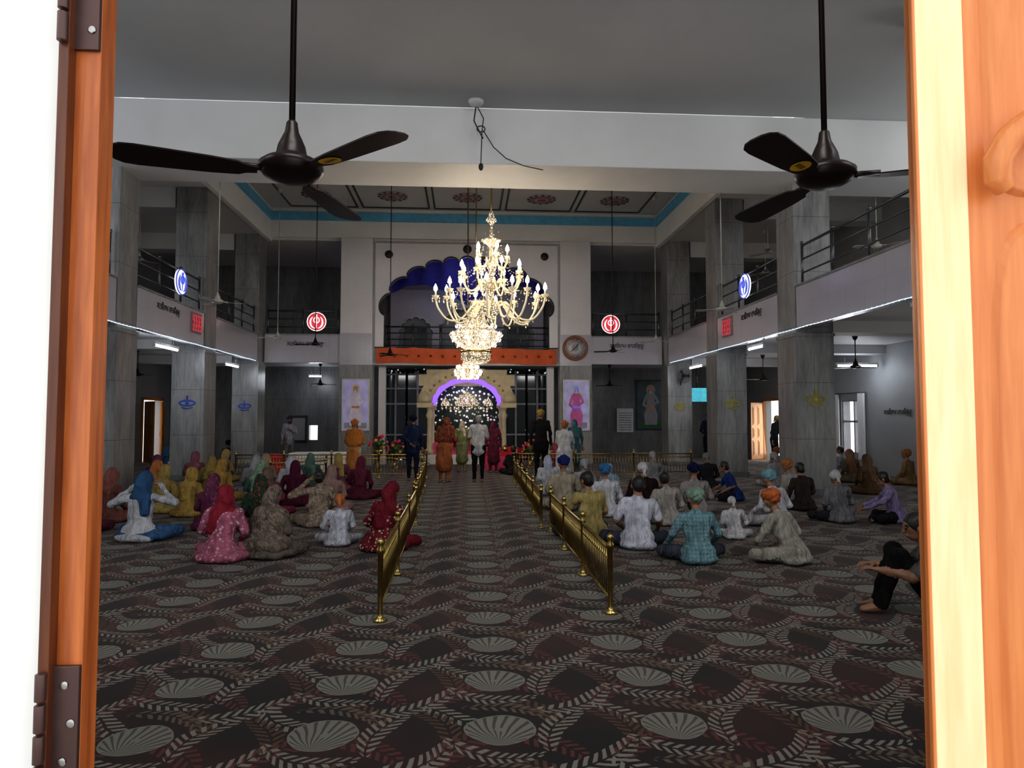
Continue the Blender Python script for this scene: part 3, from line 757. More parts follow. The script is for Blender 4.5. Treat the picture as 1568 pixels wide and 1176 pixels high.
def wallfan(x,y,z):
    mb=MB(); Rm=Matrix.Rotation(PI/2,3,'X')
    for r in (.24,.17,.1,.04): mb.tube([(x+r*math.cos(t),y-.05*(1-r),z+r*math.sin(t)) for t in np.linspace(0,2*PI,25)],.006,'black',5)
    for i in range(16): a=i*PI/8; mb.tube([(x+.04*math.cos(a),y-.06,z+.04*math.sin(a)),(x+.24*math.cos(a),y-.03,z+.24*math.sin(a))],.004,'black',4)
    for i in range(3):
        a=i*2*PI/3; mb.add([(x,y,z),(x+.2*math.cos(a-.35),y+.02,z+.2*math.sin(a-.35)),(x+.21*math.cos(a),y,z+.21*math.sin(a)),(x+.2*math.cos(a+.35),y-.02,z+.2*math.sin(a+.35))],[(0,1,2,3)],'cable')
    mb.lathe([(.07,0),(.06,-.12),(.02,-.15)],(x,y,z),'black',12,mtx=Rm); mb.tube([(x,y+.12,z),(x,y+.3,z-.1),(x,y+.35,z-.3)],.02,'black',6)
    mb.obj('wall_fan')
wallfan(7.45,23.02,3.1)
mb=MB(); mb.box(-W,-7.9,28.4,28.48,0,.12,'marbled'); mb.box(7.9,W,28.4,28.48,0,.12,'marbled'); mb.obj('baseboard_back')

# ------------------------------------------------------------------ entrance door
mb=MB()
jx0,jx1=-.722,-.661
mb.box(jx0,jx0+.018,YD-.075,YD-.02,0,3.1,'woodd')
mb.box(jx0+.016,jx1,YD-.052,YD-.002,0,3.1,'wood')
mb.box(1.32,1.40,YD-.05,YD-.002,0,3.1,'wood'); mb.box(jx0,1.40,YD-.05,YD-.002,3.02,3.1,'wood')
def hinge(z0,z1):
    mb.box(jx0+.004,jx1-.001,YD-.060,YD-.047,z0,z1,'hinge')
    n=5
    for i in range(n):
        a=z0+(z1-z0)*i/n; mb.tube([(jx0+.010,YD-.082,a+.002),(jx0+.010,YD-.082,a+(z1-z0)/n-.004)],.009,'hinge',10)
    for i in range(4):
        z=z0+(z1-z0)*(i+.5)/4; x=jx0+.036 if i%2 else jx0+.048
        mb.lathe([(.008,0),(.007,.003),(.001,.003)],(x,YD-.06,z),'screw',10,mtx=Matrix.Rotation(PI/2,3,'X'))
hinge(2.31,2.60); hinge(.97,1.225)
mb.obj('door_frame_1',.003)
mb=MB(); w=.62; t=.042; h=2.98
mb.box(0,w,-t/2+.012,t/2,0,h,'woodp')
mb.box(0,.007,-t/2-.001,t/2+.001,0,h,'woodp')
mb.box(.005,.100,-t/2,t/2-.004,0,h,'woodl'); mb.box(w-.09,w,-t/2,0,0,h,'woodl')
for z0,z1 in ((0,.2),(h-.14,h)): mb.box(.09,w-.09,-t/2,0,z0,z1,'woodp')
for (z0,z1) in ((2.10,h-.16),(.24,2.06)):
    x0,x1=.135,w-.115; pts=[]
    for i in range(40):
        a=2*PI*i/40; ca,sa=math.cos(a),math.sin(a)
        pts.append(((x0+x1)/2+(x1-x0)/2*np.sign(ca)*abs(ca)**.35,(z0+z1)/2+(z1-z0)/2*np.sign(sa)*abs(sa)**.3))
    vs=[(p[0],-t/2+.012,p[1]) for p in pts]
    cx=(x0+x1)/2;cz=(z0+z1)/2
    vs+=[(cx+(p[0]-cx)*.93,-t/2-.001,cz+(p[1]-cz)*.98) for p in pts]+[(cx+(p[0]-cx)*.8,-t/2-.004,cz+(p[1]-cz)*.95) for p in pts]
    fs=[(i,(i+1)%40,40+(i+1)%40,40+i) for i in range(40)]+[(40+i,40+(i+1)%40,80+(i+1)%40,80+i) for i in range(40)]+[tuple(range(80,120))]
    mb.add(vs,fs,'woodp')
mb.tube([(.30,-t/2-.01,2.25),(.24,-.06,2.25),(.19,-.075,2.235),(.16,-.07,2.21),(.140,-.06,2.17),(.142,-.052,2.13),(.158,-.045,2.11)],[.02,.026,.028,.028,.028,.026,.018],'woodp',14)
o=mb.obj('door_5',.003); o.location=(.965,1.40,0.01); o.rotation_euler=(0,0,math.radians(-14))

# ------------------------------------------------------------------ people (SDF + surface nets)
def prim_d(p,P):
    if p[0]=='c':
        _,a,b,ra,rb,sx,m_=p
        s=np.array([sx,1,1],dtype=np.float32); Q=P/s; a=np.array(a,dtype=np.float32)/s; b=np.array(b,dtype=np.float32)/s
        ab=b-a; L=float(ab@ab)+1e-9; t=np.clip(((Q-a)@ab)/L,0,1)
        return np.linalg.norm(Q-(a+t[:,None]*ab),axis=1)-(ra+(rb-ra)*t)
    _,c,r,m_=p
    c=np.array(c,dtype=np.float32); r=np.array(r,dtype=np.float32)
    q=(P-c)/r; k0=np.linalg.norm(q,axis=1); k1=np.linalg.norm(q/r,axis=1)+1e-9
    return k0*(k0-1)/k1
def bbox(prims):
    lo=[];hi=[]
    for p in prims:
        if p[0]=='c':
            a=np.array(p[1]);b=np.array(p[2]); r=max(p[3],p[4]); rr=np.array([r*p[5],r,r])
            lo.append(np.minimum(a,b)-rr); hi.append(np.maximum(a,b)+rr)
        else:
            c=np.array(p[1]); r=np.array(p[2]); lo.append(c-r);hi.append(c+r)
    return np.min(lo,0),np.max(hi,0)
def sdf_mesh(prims,h,k,neg=(),disp=None):
    lo,hi=bbox(prims); lo=lo-3*h-.01; hi=hi+3*h+.01
    n=np.ceil((hi-lo)/h).astype(int)+1
    g=np.stack(np.meshgrid(*[lo[i]+h*np.arange(n[i]) for i in range(3)],indexing='ij'),-1).astype(np.float32)
    P=g.reshape(-1,3); d=None
    for p in prims:
        e=prim_d(p,P)
        if d is None: d=e
        else:
            t=np.clip(.5+.5*(e-d)/k,0,1); d=e*(1-t)+d*t-k*t*(1-t)
    for p in neg: d=np.maximum(d,-prim_d(p,P))
    if disp is not None: d=d+disp(P)
    V=d.reshape(n); S=V<0
    off=[(i,j,l) for i in (0,1) for j in (0,1) for l in (0,1)]
    def sl(A,o): return A[o[0]:n[0]-1+o[0],o[1]:n[1]-1+o[1],o[2]:n[2]-1+o[2]]
    cnt=sum(sl(S,o).astype(np.int8) for o in off); act=(cnt>0)&(cnt<8)
    ijk=np.argwhere(act); acc=np.zeros((len(ijk),3)); num=np.zeros(len(ijk))
    cv={o:sl(V,o)[act] for o in off}
    for o in off:
        for ax in range(3):
            if o[ax]==0:
                q=list(o);q[ax]=1;q=tuple(q); va,vb=cv[o],cv[q]; mm=(va<0)!=(vb<0)
                t=np.where(mm,va/np.where(mm,va-vb,1),0)
                pos=np.array(o,float)[None]+0*acc; pos[:,ax]+=t
                acc[mm]+=pos[mm]; num[mm]+=1
    verts=(ijk+acc/num[:,None])*h+lo
    idx=-np.ones(act.shape,int); idx[act]=np.arange(len(ijk)); F=[]
    for ax in range(3):
        a=[slice(1,-1)]*3; b=[slice(1,-1)]*3; a[ax]=slice(0,-1); b[ax]=slice(1,None)
        Sa=S[tuple(a)];Sb=S[tuple(b)]; w=np.argwhere(Sa!=Sb)
        if len(w)==0: continue
        flip=Sa[tuple(w.T)]; base=w+1; base[:,ax]-=1
        o1,o2=[(1,2),(2,0),(0,1)][ax]
        def c_(d1,d2):
            q=base.copy(); q[:,o1]-=d1; q[:,o2]-=d2; return idx[tuple(q.T)]
        Q=np.stack([c_(1,1),c_(0,1),c_(0,0),c_(1,0)],1); Q[~flip]=Q[~flip][:,::-1]; F.append(Q)
    F=np.concatenate(F); F=F[(F>=0).all(1)]
    cen=verts[F].mean(1).astype(np.float32)
    D=np.stack([prim_d(p,cen) for p in prims],1); mi=np.array([p[-1] for p in prims])[D.argmin(1)]
    return verts,F,mi
SK,TOP,BOT,HC,HR,EY,LP,SH=range(8)
def cap(a,b,ra,rb,m_,sx=1): return ('c',a,b,ra,rb,sx,m_)
def ell(c,r,m_): return ('e',c,r,m_)
def mk_hand():
    pr=[cap((0,-.03,0),(0,.02,0),.024,.026,SK),cap((0,.02,0),(0,.07,0),.013,.012,SK,2.6)]
    for x,L,s in ((-.030,.048,-.10),(-.010,.062,-.03),(.011,.068,.03),(.031,.060,.10)):
        b=(x,.083,0); k=(x+s*L*.5,.083+L*.62,-.012); e=(x+s*L*.8,.083+L*1.0,-.042)
        pr+=[cap(b,k,.0095,.0085,SK),cap(k,e,.0085,.0068,SK)]
    pr+=[cap((.024,.02,-.004),(.056,.05,-.014),.014,.011,SK),cap((.056,.05,-.014),(.062,.082,-.028),.0105,.0085,SK)]
    return sdf_mesh(pr,.0062,.006)
HAND=mk_hand()
def mk_head(beard,hairtype):
    pr=[ell((0,0,.01),(.076,.096,.102),SK),ell((0,.03,-.055),(.054,.058,.058),SK),
        cap((0,.088,.02),(0,.108,-.018),.008,.014,SK),ell((0,.078,-.052),(.03,.022,.02),SK),
        cap((-.05,.072,.032),(-.015,.080,.034),.009,.009,HR),cap((.05,.072,.032),(.015,.080,.034),.009,.009,HR),
        ell((-.079,-.005,-.012),(.012,.02,.032),SK),ell((.079,-.005,-.012),(.012,.02,.032),SK),
        ell((-.031,.084,.008),(.014,.009,.008),EY),ell((.031,.084,.008),(.014,.009,.008),EY),
        ell((0,.096,-.052),(.024,.008,.007),LP)]
    if beard: pr+=[ell((0,.045,-.095),(.058,.058,.06),HR),cap((-.065,.03,-.04),(-.04,.06,-.09),.02,.025,HR),cap((.065,.03,-.04),(.04,.06,-.09),.02,.025,HR),cap((-.028,.096,-.04),(.028,.096,-.04),.009,.009,HR)]
    out=[sdf_mesh(pr,.0085,.010)]
    if hairtype=='hair': out.append(sdf_mesh([ell((0,-.012,.022),(.084,.102,.103),HR),ell((0,-.05,-.03),(.066,.058,.06),HR)],.0095,.02,neg=[ell((0,.11,-.04),(.085,.10,.105),HR)],disp=lambda P:.0016*np.sin(160*P[:,0]+40*P[:,1])*np.sin(60*P[:,2])))
    if hairtype=='bun': out.append(sdf_mesh([ell((0,-.012,.02),(.085,.104,.102),HR),ell((0,-.06,-.04),(.066,.06,.07),HR),ell((0,-.13,-.03),(.045,.042,.045),HR)],.011,.015,neg=[ell((0,.11,-.04),(.085,.10,.105),HR)]))
    if hairtype=='turban':
        f=lambda P:.0045*np.sin(95*(P[:,2]-.55*np.abs(P[:,0])*np.sign(P[:,1]+.02)+.35*P[:,1]))
        out.append(sdf_mesh([ell((0,-.02,.072),(.106,.124,.070),HC),ell((0,-.02,.045),(.096,.116,.066),HC),cap((0,.04,.085),(0,-.05,.115),.05,.046,HC,1.3),ell((0,-.07,.01),(.072,.058,.05),HC)],.0085,.02,neg=[ell((0,.125,-.045),(.075,.09,.10),HC)],disp=f))
    if hairtype=='ker':
        f=lambda P:.002*np.sin(70*(P[:,2]+.4*P[:,1]))
        out.append(sdf_mesh([ell((0,-.008,.028),(.086,.106,.100),HC),ell((0,-.045,.085),(.036,.036,.034),HC),ell((0,-.10,-.03),(.022,.02,.03),HC),cap((0,-.10,-.03),(.02,-.11,-.11),.018,.012,HC),cap((0,-.10,-.03),(-.025,-.11,-.10),.016,.01,HC)],.011,.02,neg=[ell((0,.115,-.05),(.09,.10,.11),HC)],disp=f))
    return out
_heads={}
ARM_SIT={'lap':((.255,.06,.33),(.13,.26,.20)),'knee':((.28,.08,.34),(.30,.30,.20)),'raised':((.42,.03,.47),(.17,.10,.70)),
 'fwd':((.25,.17,.42),(.22,.42,.38)),'pray':((.25,.12,.36),(.045,.22,.50)),'floor':((.30,-.04,.30),(.38,-.10,.06)),'hug':((.27,.20,.36),(.06,.36,.36)),
 'kn2':((.22,.20,.42),(.15,.40,.50))}
ARM_ST={'down':((.235,.0,1.14),(.25,.06,.89)),'pray':((.25,.06,1.14),(.04,.22,1.27)),'fwd':((.24,.12,1.16),(.18,.36,1.10)),'back':((.25,-.08,1.15),(.06,-.17,.98)),'swing':((.24,.10,1.15),(.22,.25,.95))}
def person(x,y,rot=0,top=(.6,.6,.6),bot=None,head='hair',hc=(.8,.3,.05),pose='sit',sc=1.0,bend=8,side=0,arms=('lap','lap'),legs='cross',robe=False,
           yaw=0,nod=0,beard=False,skin=(.27,.14,.085),hair=(.012,.010,.010),pat=None,c2=None,fat=1.0,h=None,shawl=None,hpat=None,hc2=None,kind='man',sleeve=True,drape=None):
    bot=bot or top; parts=[]; rnd=random.Random(int(x*97+y*31)); ph=rnd.uniform(0,6)
    if pose=='sit': sc*=.96*rnd.uniform(.97,1.03); side+=rnd.uniform(-3,3); yaw+=rnd.uniform(-14,14); nod+=rnd.uniform(-4,8)
    if drape is None: drape=rnd.random()<.5
    h=h or (.014 if y<12.5 else .02)
    piv=Vector((0,0,.12 if pose=='sit' else .95)); R_=Euler((-math.radians(bend),math.radians(side),0)).to_matrix()
    Bd=lambda p: tuple(piv+R_@(Vector(p)-piv))
    pr=[]
    if pose=='sit':
        zs=.55; H0=(0,.03,.765)
        pr+=[ell((0,-.01,.13),(.195*fat,.165*fat,.135),TOP),
             cap((0,0,.17),Bd((0,0,.33)),.116*fat,.102*fat,TOP,1.40),cap(Bd((0,0,.33)),Bd((0,0,.485)),.102*fat,.110*fat,TOP,1.46),
             cap(Bd((-.15,0,zs)),Bd((.15,0,zs)),.056,.056,TOP),cap(Bd((0,0,.53)),Bd((0,.0,.60)),.085,.052,TOP,1.2),
             cap(Bd((0,0,.59)),Bd((0,.02,.70)),.050,.046,SK)]
        hipz=.11
        LG={'cross':[((.36,.27,.105),(-.04,.37,.065))]*2,'kneeup':[((.30,.30,.10),(-.05,.34,.06)),((.16,.36,.50),(.14,.46,.09))],
            'knees':[((.13,.36,.50),(.10,.50,.09))]*2}[legs]
        for s_,(kn,an) in zip((-1,1),LG):
            hip=(s_*.095,.04,hipz); kn=(s_*kn[0],kn[1],kn[2]); an=(s_*an[0],an[1],an[2])
            pr+=[cap(hip,kn,.098*fat,.068,BOT),cap(kn,an,.066,.046,BOT)]
            fd=Vector((an[0]-kn[0],.06,0)).normalized() if kn[2]<.3 else Vector((0,1,0))
            ft=(an[0]+fd.x*.13,an[1]+fd.y*.13,.035); pr+=[cap((an[0],an[1],max(an[2]-.03,.035)),ft,.036,.026,SK)]
        if robe: pr+=[ell((0,.08,.06),(.34,.29,.10),BOT),ell((0,-.06,.05),(.25,.19,.07),TOP)]
        else: pr+=[ell((0,-.05,.06),(.22,.16,.07),TOP)]
        AR=ARM_SIT
    else:
        zs=1.43; H0=(0,.025,1.625)
        pr+=[cap((0,0,.93),Bd((0,0,1.10)),.115*fat,.10*fat,TOP,1.35),cap(Bd((0,0,1.10)),Bd((0,0,1.34)),.102*fat,.112*fat,TOP,1.5),
             cap(Bd((-.155,0,zs)),Bd((.155,0,zs)),.060,.060,TOP),cap(Bd((0,0,1.41)),Bd((0,0,1.48)),.08,.055,TOP,1.2),cap(Bd((0,0,1.46)),Bd((0,.02,1.57)),.052,.048,SK)]
        st=.16 if legs=='walk' else 0
        for s_ in (-1,1):
            an=(s_*.10,s_*st,.09); kn=(s_*.10,.03+s_*st*.4,.50)
            pr+=[cap((s_*.09,0,.90),kn,.100*fat,.068,BOT),cap(kn,an,.064,.045,BOT),cap((an[0],an[1]-.02,.04),(an[0]+s_*.02,an[1]+.16,.03),.038,.030,SK)]
        if robe: pr+=[cap((0,0,.92),(0,0,.42),.125*fat,.155*fat,TOP,1.35)]
        else: pr+=[cap((0,0,.95),(0,0,.80),.115*fat,.118*fat,TOP,1.38)]
        AR=ARM_ST
    hands=[]
    FB=('raised','pray','hug','fwd','kn2')
    for s_,an in zip((-1,1),arms):
        el,wr=AR.get(an,ARM_ST['down'] if pose!='sit' else ARM_SIT['lap']); fl=pose!='sit' or an in FB
        el=(s_*el[0],el[1],el[2]); wr=(s_*wr[0],wr[1],wr[2])
        if fl: el=Bd(el); wr=Bd(wr)
        sh=Bd((s_*.178,0,zs-.005))
        if sleeve: pr+=[cap(sh,el,.058*fat**.5,.046,TOP),cap(el,wr,.044,.031,TOP)]
        else:
            mid=tuple(Vector(sh).lerp(Vector(el),.8)); pr+=[cap(sh,mid,.060*fat**.5,.052,TOP),cap(mid,el,.042,.040,SK),cap(el,wr,.038,.027,SK)]
        d=(Vector(wr)-Vector(el)).normalized(); hands.append((s_,Vector(wr),d))
    ax,bx=rnd.uniform(11,17),rnd.uniform(8,13)
    A=.010 if robe or shawl else .0085
    def disp(P):
        w=np.sin(5*P[:,0]+7*P[:,2]+ph)+np.sin(11*P[:,1]+4*P[:,2]+2*ph)
        f1=np.sin(30*P[:,2]+14*np.abs(P[:,0])+3*w); f2=1-np.abs(np.sin(ax*P[:,0]*1.3-10*P[:,2]+1.7*w))
        return A*np.sin(ax*P[:,0]+8*P[:,2]+w)*np.sin(bx*P[:,2]+9*P[:,1]+ph*2)+A*.4*f1-A*.7*(f2**3)
    parts.append(sdf_mesh(pr,h,.03,disp=disp))
    Hc=Vector(Bd(H0))
    HRm=Euler((-math.radians(bend*.5+nod),math.radians(side*.6),math.radians(yaw))).to_matrix()
    if head=='scarf' or shawl:
        sp=[]; b=lambda p:Bd(p)
        if head=='scarf':
            hh=lambda p: tuple(Hc+HRm@Vector(p))
            dz=H0[2]
            sp+=[ell(hh((0,-.018,.016)),(.093,.113,.114),HC),ell(hh((0,-.05,-.06)),(.086,.088,.10),HC),cap(hh((0,-.05,-.08)),b((0,-.02,dz-.20)),.082,.085,HC,1.15)]
            if drape:
                sp+=[cap(b((-.135,-.01,dz-.235)),b((.135,-.01,dz-.235)),.068,.068,HC),cap(b((0,-.04,dz-.25)),b((rnd.uniform(-.05,.05),-.045,dz-.45)),.10,.09,HC,1.35)]
            else:
                sgn=rnd.choice((-1,1)); sp+=[cap(b((-.10,.0,dz-.225)),b((.10,.0,dz-.225)),.062,.062,HC),cap(b((sgn*.06,-.05,dz-.25)),b((sgn*.10,-.075,dz-.42)),.062,.05,HC,1.2)]
        if shawl:
            dz=H0[2]; sp+=[cap(b((0,-.01,dz-.25)),b((0,-.01,dz-.50)),.13,.15,HC if head=='scarf' else SH,1.5),cap(b((-.16,.01,dz-.23)),b((.16,.01,dz-.23)),.08,.08,HC if head=='scarf' else SH)]
            if pose=='sit': sp+=[ell((0,.02,.17),(.30,.24,.17),HC if head=='scarf' else SH)]
        ng=[ell(tuple(Hc+HRm@Vector((0,.13,-.035))),(.066,.095,.092),HC)]
        def dsp(P):
            w=np.sin(7*P[:,2]+ph)+.7*np.sin(9*P[:,0]+5*P[:,2]+2*ph)
            return .007*np.sin(19*P[:,0]+2.2*w+6*P[:,2])+.004*np.sin(15*P[:,2]+17*np.abs(P[:,0])+w)-.006*(1-np.abs(np.sin(14*P[:,0]+5*P[:,2]-1.5*w)))**3
        parts.append(sdf_mesh(sp,h*.9,.045,neg=ng,disp=dsp))
    key=(beard,head)
    if key not in _heads: _heads[key]=mk_head(beard,head)
    Rn=np.array(HRm)
    for v,f,mi in _heads[key]: parts.append((v@Rn.T+np.array(Hc),f,mi))
    hv,hf,hm=HAND
    for s_,w,d in hands:
        up=Vector((0,0,1)) if abs(d.z)<.92 else Vector((0,-1,0))
        if abs(w.x)<.08: up=Vector((s_,0,.2))
        X_=d.cross(up).normalized(); Z_=X_.cross(d)
        if s_>0: Mx=np.array([(-X_)[:],d[:],Z_[:]]); ff=hf[:,::-1]
        else: Mx=np.array([X_[:],d[:],Z_[:]]); ff=hf
        parts.append((hv@Mx+np.array(w+d*.02),ff,hm))
    V=[];F=[];Mi=[];o=0
    for v,f,mi in parts: V.append(v);F.append(f+o);Mi.append(mi);o+=len(v)
    V=np.concatenate(V);F=np.concatenate(F);Mi=np.concatenate(Mi)
    V[:,2]=np.maximum(V[:,2],.004+.00001*np.arange(len(V))%.003)
    name={'sit':'seated_','stand':'standing_'}[pose]+kind
    me=bpy.data.meshes.new(name); me.vertices.add(len(V)); me.vertices.foreach_set('co',V.astype(np.float32).ravel())
    me.loops.add(F.size); me.loops.foreach_set('vertex_index',F.astype(np.int32).ravel())
    me.polygons.add(len(F)); me.polygons.foreach_set('loop_start',np.arange(0,F.size,4,dtype=np.int32)); me.polygons.foreach_set('loop_total',np.full(len(F),4,dtype=np.int32))
    for m_ in (cloth_skin(skin),cloth(top,pat,c2),cloth(bot),cloth(hc,hpat,hc2),cloth_hair(hair),M['black'],cloth_skin((.3,.09,.07)),cloth(shawl or top,'mottle' if shawl else None,c2)): me.materials.append(m_)
    me.polygons.foreach_set('material_index',Mi.astype(np.int32)); me.polygons.foreach_set('use_smooth',np.ones(len(F),dtype=bool))
    me.update(calc_edges=True); me.validate()
    ob=bpy.data.objects.new(name,me); ob.location=(x,y,0); ob.rotation_euler=(0,0,math.radians(rot)); ob.scale=(sc,sc,sc); scene.collection.objects.link(ob)
    return ob
_sk={}
def cloth_skin(c):
    if c not in _sk: _sk[c]=mat('skin_%d'%len(_sk),c,.5,var=.08)
    return _sk[c]
def cloth_hair(c):
    k=('h',c)
    if k not in _sk: _sk[k]=mat('hair_%d'%len(_sk),c,.45,var=.3,scale=30,stretch=(1,1,.2))
    return _sk[k]
Wh=(.66,.68,.74)
# ---- left group
person(-4.4,9.6,-8,(.56,.58,.64),(.04,.13,.30),'scarf',(.03,.12,.28),arms=('raised','raised'),sc=1.08,kind='woman',robe=True,drape=False)
person(-2.84,8.2,-5,(.48,.12,.22),(.42,.12,.2),'scarf',(.34,.012,.04),robe=True,pat='floral',c2=(.62,.42,.48),kind='woman',sc=1.02,drape=False)
person(-2.36,8.35,-15,(.16,.13,.11),None,'scarf',(.15,.12,.10),robe=True,shawl=(.15,.12,.10),kind='woman',hpat='mottle',hc2=(.26,.21,.17),nod=20,sc=1.0,fat=1.05)
person(-1.66,9.05,5,(.60,.62,.74),(.5,.5,.55),'ker',(.65,.20,.04),sc=.80,kind='child')
person(-1.06,8.7,-25,(.22,.012,.025),None,'scarf',(.22,.010,.028),robe=True,nod=18,kind='woman',pat='floral',c2=(.6,.5,.45),side=8,sc=1.0,drape=True)
person(-2.25,10.7,20,(.25,.19,.14),None,'bun',pat='mottle',c2=(.38,.30,.24),kind='woman',robe=True,arms=('raised','lap'))
person(-2.35,12.0,10,(.38,.22,.20),None,'scarf',(.36,.22,.20),robe=True,kind='woman')
person(-3.78,10.45,-10,(.18,.03,.09),None,'scarf',(.18,.04,.10),robe=True,kind='woman',hpat='floral',hc2=(.32,.1,.2))
person(-4.7,11.9,-20,(.42,.27,.05),None,'scarf',(.50,.33,.06),robe=True,kind='woman',drape=True)
person(-5.35,12.4,-10,(.45,.33,.09),None,'scarf',(.45,.32,.08),robe=True,kind='woman')
person(-4.9,13.9,-15,(.42,.27,.05),None,'scarf',(.50,.30,.04),robe=True,kind='woman')
person(-3.9,13.1,-10,(.08,.17,.12),None,'scarf',(.18,.34,.24),robe=True,kind='woman',hpat='mottle',hc2=(.32,.45,.33),drape=True)
person(-3.25,13.2,5,(.10,.01,.035),None,'scarf',(.11,.01,.045),robe=True,kind='woman')
person(-3.7,14.7,0,(.45,.46,.52),None,'scarf',(.50,.52,.62),robe=True,kind='woman')
person(-6.3,11.6,-20,(.18,.04,.10),None,'scarf',(.26,.08,.15),robe=True,kind='woman')
person(-6.0,13.6,-25,(.36,.25,.06),None,'scarf',(.58,.2,.04),robe=True,kind='woman')
person(-5.6,10.3,-20,(.16,.03,.06),None,'scarf',(.20,.05,.10),robe=True,kind='woman',sc=1.0)
person(-3.0,10.3,30,(.03,.06,.04),(.3,.03,.04),'scarf',(.03,.07,.045),robe=True,kind='woman',hpat='floral',hc2=(.35,.05,.05))
person(-3.3,11.6,-5,(.25,.02,.07),None,'scarf',(.2,.13,.10),robe=True,kind='woman')
person(-2.9,15.8,0,(.2,.05,.1),None,'scarf',(.40,.28,.08),robe=True,kind='woman')
for i,(xx,yy,c) in enumerate([(-4.6,15.9,(.40,.32,.24)),(-5.6,15.4,(.42,.30,.07)),(-6.4,16.6,(.32,.10,.15)),(-5.2,17.2,(.22,.24,.30)),(-4.5,14.9,(.4,.4,.42)),(-6.3,18.2,(.42,.30,.1)),(-3.6,16.0,(.12,.22,.18)),(-6.6,14.9,(.18,.05,.12)),(-2.2,14.2,(.18,.02,.06)),(-5.7,11.3,(.35,.12,.1))]):
    person(xx,yy,random.uniform(-25,10),tuple(q*.7 for q in c),None,'scarf',c,robe=True,kind='woman')
person(-8.8,20.5,-60,(.03,.12,.28),None,'scarf',(.04,.2,.4),robe=True,kind='woman')
person(-9.4,24.5,-30,(.02,.02,.03),None,'hair',kind='man'); person(-8.5,25.0,-10,(.05,.05,.08),None,'turban',(.02,.03,.1),kind='man')
# ---- right group
person(1.72,9.35,25,(.46,.36,.12),(.05,.05,.06),'hair',arms=('fwd','lap'),sleeve=False,sc=1.06,fat=1.05)
person(1.72,12.2,0,(.46,.40,.29),(.4,.36,.3),'turban',(.015,.03,.22),sc=1.1,arms=('lap','knee'),fat=1.05)
person(2.16,8.6,-5,(.62,.64,.76),(.05,.06,.09),'hair',sleeve=False,sc=1.08,arms=('lap','knee'))
person(2.64,7.72,0,(.20,.38,.42),(.06,.07,.10),'turban',(.26,.42,.32),sc=1.0,pat='check',c2=(.09,.19,.25),arms=('knee','knee'),fat=1.05,beard=True)
person(3.66,9.2,-10,(.62,.62,.66),None,'ker',(.65,.66,.72),sc=.68,kind='child')
person(3.70,7.62,38,(.40,.375,.33),(.36,.34,.29),'turban',(.60,.14,.02),bend=22,sc=1.02,arms=('hug','lap'),legs='cross',yaw=-25,beard=True,hair=(.4,.4,.4))
person(4.72,10.1,20,(.60,.61,.68),(.4,.4,.42),'turban',(.18,.42,.50),bend=18,arms=('knee','lap'))
person(3.98,5.5,66,(.13,.125,.12),(.012,.012,.014),'hair',bend=16,legs='knees',arms=('kn2','kn2'),sc=1.06,sleeve=False,nod=6,h=.011)
person(6.75,10.4,65,(.30,.25,.48),(.02,.02,.03),'hair',arms=('fwd','fwd'),bend=15,sleeve=True)
person(5.9,10.5,5,(.22,.22,.25),(.03,.03,.04),'ker',(.60,.61,.64),sc=1.0)
person(8.75,14.4,10,(.16,.09,.04),None,'scarf',(.22,.13,.07),robe=True,kind='woman')
person(5.35,13.4,75,(.01,.05,.26),(.02,.02,.04),'hair',arms=('lap','hug'),bend=18,yaw=0,sleeve=False)
person(2.35,11.4,0,(.64,.64,.70),(.5,.5,.5),'turban',(.03,.20,.50),sc=1.04)
person(3.02,11.5,0,(.035,.015,.018),(.02,.02,.02),'ker',(.65,.66,.70),sc=1.08)
person(3.1,10.4,5,(.40,.37,.34),(.3,.28,.26),'hair',sc=1.0,arms=('knee','lap'))
person(3.85,11.3,-5,(.34,.30,.30),(.3,.28,.26),'turban',(.012,.015,.09),sc=1.05)
person(1.78,14.8,0,Wh,None,'scarf',(.5,.56,.72),robe=True,kind='woman')
person(2.3,13.4,0,(.4,.4,.44),None,'ker',(.38,.42,.5)); person(3.0,14.3,0,(.35,.5,.65),None,'ker',(.3,.5,.75),sc=.8,kind='child')
person(6.3,12.9,30,(.46,.44,.42),(.4,.4,.4),'turban',(.58,.20,.04)); person(7.4,15.9,10,(.4,.4,.42),None,'ker',(.5,.5,.55))
person(6.0,11.9,10,(.05,.04,.035),None,'hair'); person(5.6,15.6,0,(.03,.03,.04),None,'ker',(.25,.25,.3))
person(9.6,12.9,10,(.4,.45,.4),None,'scarf',(.08,.18,.18),robe=True,kind='woman'); person(10.3,14.0,0,Wh,None,'ker',(.6,.6,.65))
person(8.9,16.8,20,(.1,.1,.12),None,'ker',(.05,.25,.4)); person(9.9,17.0,15,(.22,.16,.09),None,'scarf',(.34,.17,.08),robe=True,kind='woman')
person(8.6,18.4,0,(.25,.25,.27),None,'turban',(.4,.1,.03)); person(9.4,19.5,0,(.05,.08,.12),None,'ker',(.03,.25,.3)); person(10.8,19.0,40,(.35,.35,.37),None,'hair')
person(4.4,16.0,0,(.3,.3,.32),None,'ker',(.4,.4,.45)); person(10.9,16.2,30,(.34,.2,.08),None,'turban',(.45,.18,.04))
